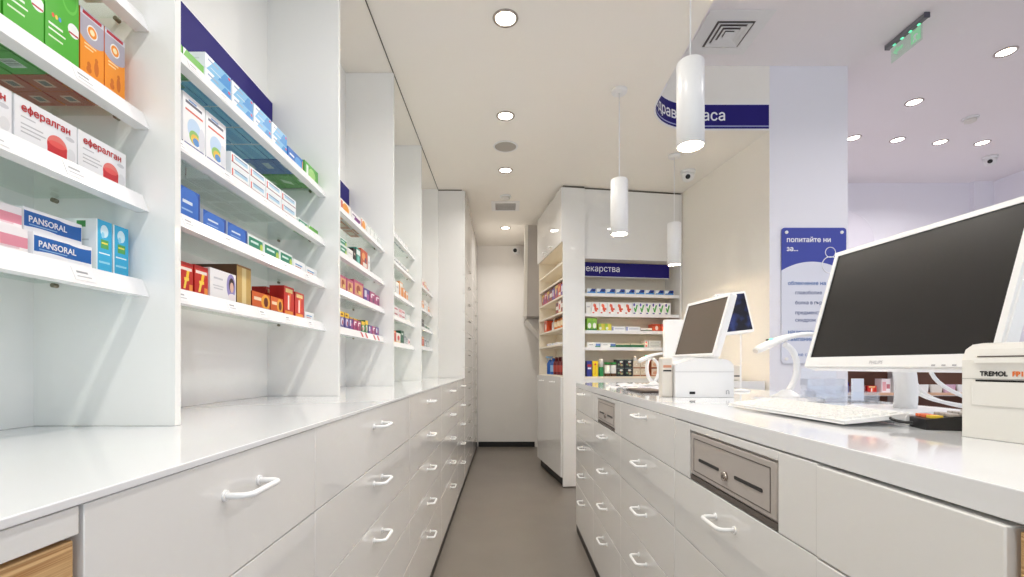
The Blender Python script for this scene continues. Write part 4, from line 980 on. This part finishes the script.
# barcode scanners on stands
def scanner(name_lab, x, y, s, rz):
    t = thing('barcode_scanner', name_lab, 'scanner', (x,y,on()), (0,0,rz))
    obj('stand_base', lathe(nbm(), [(.055*s,0),(.056*s,.006*s),(.04*s,.012*s),(.014*s,.03*s)], seg=28), M['plast'], t)
    pts = bez((0,0,.02*s),(.055*s,0,.08*s),(.05*s,0,.18*s),(-.01*s,0,.205*s),14)
    obj('stand_neck', tube(nbm(), pts, .011*s, 12), M['plast'], t)
    pts = bez((-.12*s,0,.180*s),(-.06*s,0,.210*s),(0,0,.245*s),(.10*s,0,.245*s),12)
    rad = [.022,.027,.028,.028,.027,.026,.024,.022,.020,.018,.017,.016,.013]
    g = obj('scanner_gun', tube(nbm(), pts, [r*s for r in rad], 14, flat=.55), M['plast'], t)
    bm = nbm(); tube(bm, [(-.121*s,0,.179*s),(-.123*s,0,.178*s)], .017*s, 12, flat=.5); obj('scan_window', bm, M['beige'], g)
    obj('status_light', bx(-.07*s,-.04*s,-.012*s,.0,.217*s,.227*s,bev=.002), M['led'], g)
    obj('trigger_button', bx(-.075*s,-.055*s,.002*s,.014*s,.212*s,.226*s,bev=.002), M['black'], g)
    return t
scanner('white barcode scanner on curved stand between till and big monitor', 1.085,1.80,1.0,0)
t = scanner('white barcode scanner on looped stand at far end of the counter', .93,2.93,.82,.1)
obj('stand_loop', tube(nbm(), bez((-.005,.01,.02),(-.05,.01,.05),(-.05,.01,.15),(-.02,.005,.172),12), .011, 12), M['plast'], t)
# beige card reader and pad by the till
t = thing('card_reader','narrow beige card reader beside the till base','card reader',(.612,1.83,on()))
obj('reader_body', bx(0,.044,0,.04,0,.155,bev=.005), M['beige'], t)
obj('card_slot', bx(.006,.038,-.0012,.001,.10,.106), M['black'], t)
obj('keypad', bx(.006,.038,-.0015,.0,.115,.125,bev=.0005,seg=1), mat('reader_label', (214,150,120), .5), t)
t = thing('clipboard','dark brown flat pad lying beside the till','pad',(.60,2.08,on()))
obj('pad_base', bx(0,.125,0,.25,0,.008,bev=.002), M['pad'], t); obj('pad_sheet', bx(.01,.12,.012,.245,.0082,.011), M['padtop'], t)
# far till back panel
t = thing('monitor','plain white back of a small screen behind the till','monitor',(1.0,2.66,on()))
obj('screen_back', bx(-.095,.095,0,.03,.09,.385,bev=.006), M['plast'], t); obj('post', bx(-.02,.02,.005,.025,.008,.09), M['plast'], t); obj('foot', bx(-.07,.07,-.04,.07,0,.008,bev=.003), M['plast'], t)
# papers and bags
def sheet(loc, w, d, rz, label, name='paper_sheet', wav=.006, seed=1):
    rnd = random.Random(seed); bm = nbm(); n = 9; V = []
    ph = [rnd.uniform(0,6) for _ in range(4)]
    for i in range(n+1):
        for j in range(n+1):
            u, v = i/n, j/n
            z = wav*(1+.5*math.sin(u*7+ph[0])+.5*math.sin(v*6+ph[1]+u*3)) * (.3+.7*rnd.random())
            V.append(bm.verts.new(((u-.5)*w,(v-.5)*d,z+.0004)))
    for i in range(n):
        for j in range(n):
            f = bm.faces.new((V[i*(n+1)+j],V[(i+1)*(n+1)+j],V[(i+1)*(n+1)+j+1],V[i*(n+1)+j+1])); f.smooth = True
    r = bmesh.ops.solidify(bm, geom=bm.faces[:], thickness=.0006)
    tag(obj(name, bm, M['paper'], loc=loc, rot=(0,0,rz)), label, 'paper')
sheet((1.0,1.66,on()),.12,.22,.9,'crumpled white paper lying between keyboard and till',seed=3)
sheet((.76,2.84,on()),.22,.30,.3,'crumpled white paper below the far barcode scanner',wav=.012,seed=5)
sheet((.80,2.45,on()),.16,.22,-.2,'flat white sheet between far scanner and card reader',wav=.003,seed=9)
# acrylic holders
def holder(x, y, w, d, h, label, rz, card=False):
    t = thing('leaflet_holder', label, 'leaflet holder', (x,y,on()), (0,0,rz))
    obj('bottom_plate', bx(-w/2,w/2,-d/2,d/2,0,.003), M['clear'], t)
    for a in (-1,1):
        obj('side_plate', bx(a*w/2,a*(w/2-.003),-d/2,d/2,.003,h), M['clear'], t)
    obj('front_plate', bx(-w/2+.003,w/2-.003,-d/2,-d/2+.003,.003,h), M['clear'], t)
    obj('back_plate', bx(-w/2+.003,w/2-.003,d/2-.003,d/2,.003,h*1.5), M['clear'], t)
    if card:
        tag(obj('leaflet', bx(-.018,.018,-.004,.004,0,.075), mat('leaflet_blue', (226,231,244), .4), loc=(x+w*.28,y,on(.0035)), rot=(0,0,rz)), 'pale blue leaflet standing in the clear holder under the monitor', 'leaflet')
holder(1.15,1.60,.20,.07,.035,'low clear acrylic holder on the counter under the big monitor',-.1,True)
holder(1.16,1.71,.13,.05,.075,'taller clear acrylic holder behind the low one',-.1)

# side cabinet by the warm wall
t = thing('side_cabinet','white low cabinet against the warm wall behind the till','cabinet',(1.98,3.545,0),(0,0,.138))
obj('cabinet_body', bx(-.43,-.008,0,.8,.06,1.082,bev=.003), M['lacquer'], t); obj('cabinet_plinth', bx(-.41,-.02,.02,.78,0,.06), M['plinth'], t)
t = thing('label_printer','small beige printer on the white side cabinet','printer',(1.68,3.65,1.083))
obj('printer_body', bx(0,.16,0,.16,0,.12,bev=.01), M['beige'], t); obj('paper_tray', bx(.01,.08,-.03,-.001,.0,.06,bev=.004), M['plast'], t); obj('feed_slot', bx(.09,.15,-.001,.001,.03,.04), M['black'], t)

# poster on the pier -----------------------------------------------------
PWd, PHt = .485, 1.02
t = thing('poster','blue topped white poster board with cyrillic text on wall pier','poster',(2.075,YF-.012,HC+.015))
uv_m = printed('poster_print', (62,74,168), [(0,'e',.47,-2.0,4.4,5.5,(228,230,242)),(0,'r',.5,.30,1,.6,(228,230,242))], .3)
bm = nbm(); out = rrect(0,PWd,0,PHt,.022,5); uvl = bm.loops.layers.uv.verify()
prism(bm, out, 'y', 0, .006)
for f in bm.faces:
    for lp in f.loops: lp[uvl].uv = (lp.vert.co.x/PWd, lp.vert.co.z/PHt)
obj('board', bm, uv_m, t)
for x, z in ((.035,PHt-.035),(PWd-.035,PHt-.035),(.035,.035),(PWd-.035,.035)):
    obj('mount_bolt', tube(nbm(), [(x,.011,z),(x,-.006,z)], .012, 16), M['plast'], t)
def pt(s, size, m, x, z, bold=0): lettering(s, size, m, t, (x,-.0006,z), (PI/2,0,0), ext=.0004, bold=bold)
pt('попитайте ни', .052, M['white'], .035, .912, .0012); pt('за...', .052, M['white'], .035, .845, .0012)
pt('облекчение на бол', .04, M['blue2'], .045, .59, .0007)
pt('главоболие', .036, M['greytext'], .10, .52, .0007); pt('болка в гърба', .036, M['greytext'], .10, .445, .0007)
pt('предменстру', .036, M['greytext'], .10, .37, .0007); pt('синдром', .036, M['greytext'], .10, .315, .0007)
pt('национални', .04, M['blue2'], .045, .225, .0007); pt('кампании', .04, M['blue2'], .045, .17, .0007); pt('ние се', .036, M['blue2'], .10, .055)
bm = nbm(); tube(bm, [(.365+.038*math.cos(a),-.001,.835+.038*math.sin(a)) for a in [2*PI*k/24 for k in range(24)]], .003, 6, closed=True)
tube(bm, [(.365+.062*math.cos(a),-.001,.74+.062*math.sin(a)) for a in [2*PI*k/28 for k in range(28)]], .003, 6, closed=True)
obj('figure_icon', bm, M['white'], t)

# hall display shelving ----------------------------------------------------
t = thing('display_shelf','white wall display with wooden shelf edges at the hall back','display shelf',(4.0,5.55,0))
obj('back_board', bx(-1.35,1.70,.17,.20,.0,2.0), M['brown'], t)
HS = [.12,.48,.87,1.27,1.67]
for z in HS:
    s = obj('shelf', bx(-1.35,1.70,-.2,.168,z-.02,z), M['plast'], t)
    obj('wooden_edge', bx(-1.35,1.70,-.208,-.2,z-.012,z+.02), mat('pale_wood_edge', (222,180,150), .5) if z == .12 else bpy.data.materials['pale_wood_edge'], s)
for x in (-1.37,-.35,.68,1.70): obj('upright', bx(x,x+.02,-.2,.2,0,2.0), M['plast'], t)
bm = prism(nbm(), [(-1.40,2.02),(.48,2.02),(.48,2.7)]+[(.10+.38*math.cos(a),2.7+.38*math.sin(a)) for a in [PI/2*k/10 for k in range(1,11)]]+[(-1.40,3.08)], 'y', .12, .15)
obj('header_panel', bm, mat('header_white', (222,219,228), .6), t)
HP = [('dark red','tallred'),('navy','navybox'),('pale grey','greyc'),('dark','dark'),('white','plainw'),('pink','pinkflat')]
k = 0
for si, z in ((2,.87),(1,.48),(4,1.67),(3,1.27)):
    for j in range(18):
        x = -1.3+j*.164
        if -.50 < x < -.32 or .53 < x < .71 or x > 1.5 or (si == 2 and x > .7): continue
        key = HP[(j*5+si*3+j//3) % 6][1]; h = random.uniform(.09,.2)
        if si == 1: key = ('dark','brownred','dark','plainw')[j%4]
        pack(key, (4.0+x+.025,5.42,z+.0006), 0, random.uniform(.08,.12), .1, h, f'hall display {("","lowest","middle","upper","top")[si]} shelf', 'packs on the hall display', name='display_pack')
def basket(x, m, lab):
    t2 = thing('basket', lab, 'basket', (x,5.37,.8712))
    obj('basket_body', prism(nbm(), [(-.055,0),(.055,0),(.07,.11),(.062,.11),(.05,.006),(-.05,.006),(-.062,.11),(-.07,.11)], 'y', -.0, .012), m, t2)
    obj('basket_back', prism(nbm(), [(-.055,0),(.055,0),(.07,.11),(-.07,.11)], 'y', .013, .02), m, t2)
for x, m, lab in ((.80,M['plast'],'white basket beside the pink one on the hall display'),(.96,M['offwhite'],'cream basket next to the pink one on the hall display'),(1.11,M['pink'],'pink basket on the middle shelf of the hall display'),(1.27,M['plast'],'white basket at the end of the hall display middle shelf')): basket(4.0+x,m,lab)
cnt = {}
for o, d, p in ITEMS:
    if 'hall display' in p: cnt.setdefault((d,p), []).append(o)
for (d, p), os_ in cnt.items():
    for i, o in enumerate(os_): o['label'] = (f'{ORD[i]} {d} from left, {p}' if len(os_) > 1 else f'{d}, {p}')

# ------------------------------------------------------------------ light, camera
w = bpy.data.worlds.new('shop_front_daylight'); SC.world = w; w.use_nodes = True
w.node_tree.nodes['Background'].inputs[0].default_value = (.80,.90,1.0,1)
w.node_tree.nodes['Background'].inputs[1].default_value = 1.28
cam = bpy.data.cameras.new('camera'); co = bpy.data.objects.new('camera', cam); COL.objects.link(co); SC.camera = co
co.location = (0,0,HC); co.rotation_euler = (PI/2,0,0)
cam.sensor_width = 36; cam.sensor_fit = 'HORIZONTAL'; cam.lens = 36*F/1024
cam.shift_x = (512-VX)/1024; cam.shift_y = (VY-288.5)/1024
cam.clip_start = .02; cam.clip_end = 60
SC.cycles.diffuse_bounces = 10; SC.cycles.max_bounces = 16; SC.cycles.transparent_max_bounces = 24
vs = SC.view_settings
vs.view_transform = 'Standard'; vs.look = 'None'; vs.gamma = 1; vs.use_curve_mapping = False; vs.exposure = -0.06
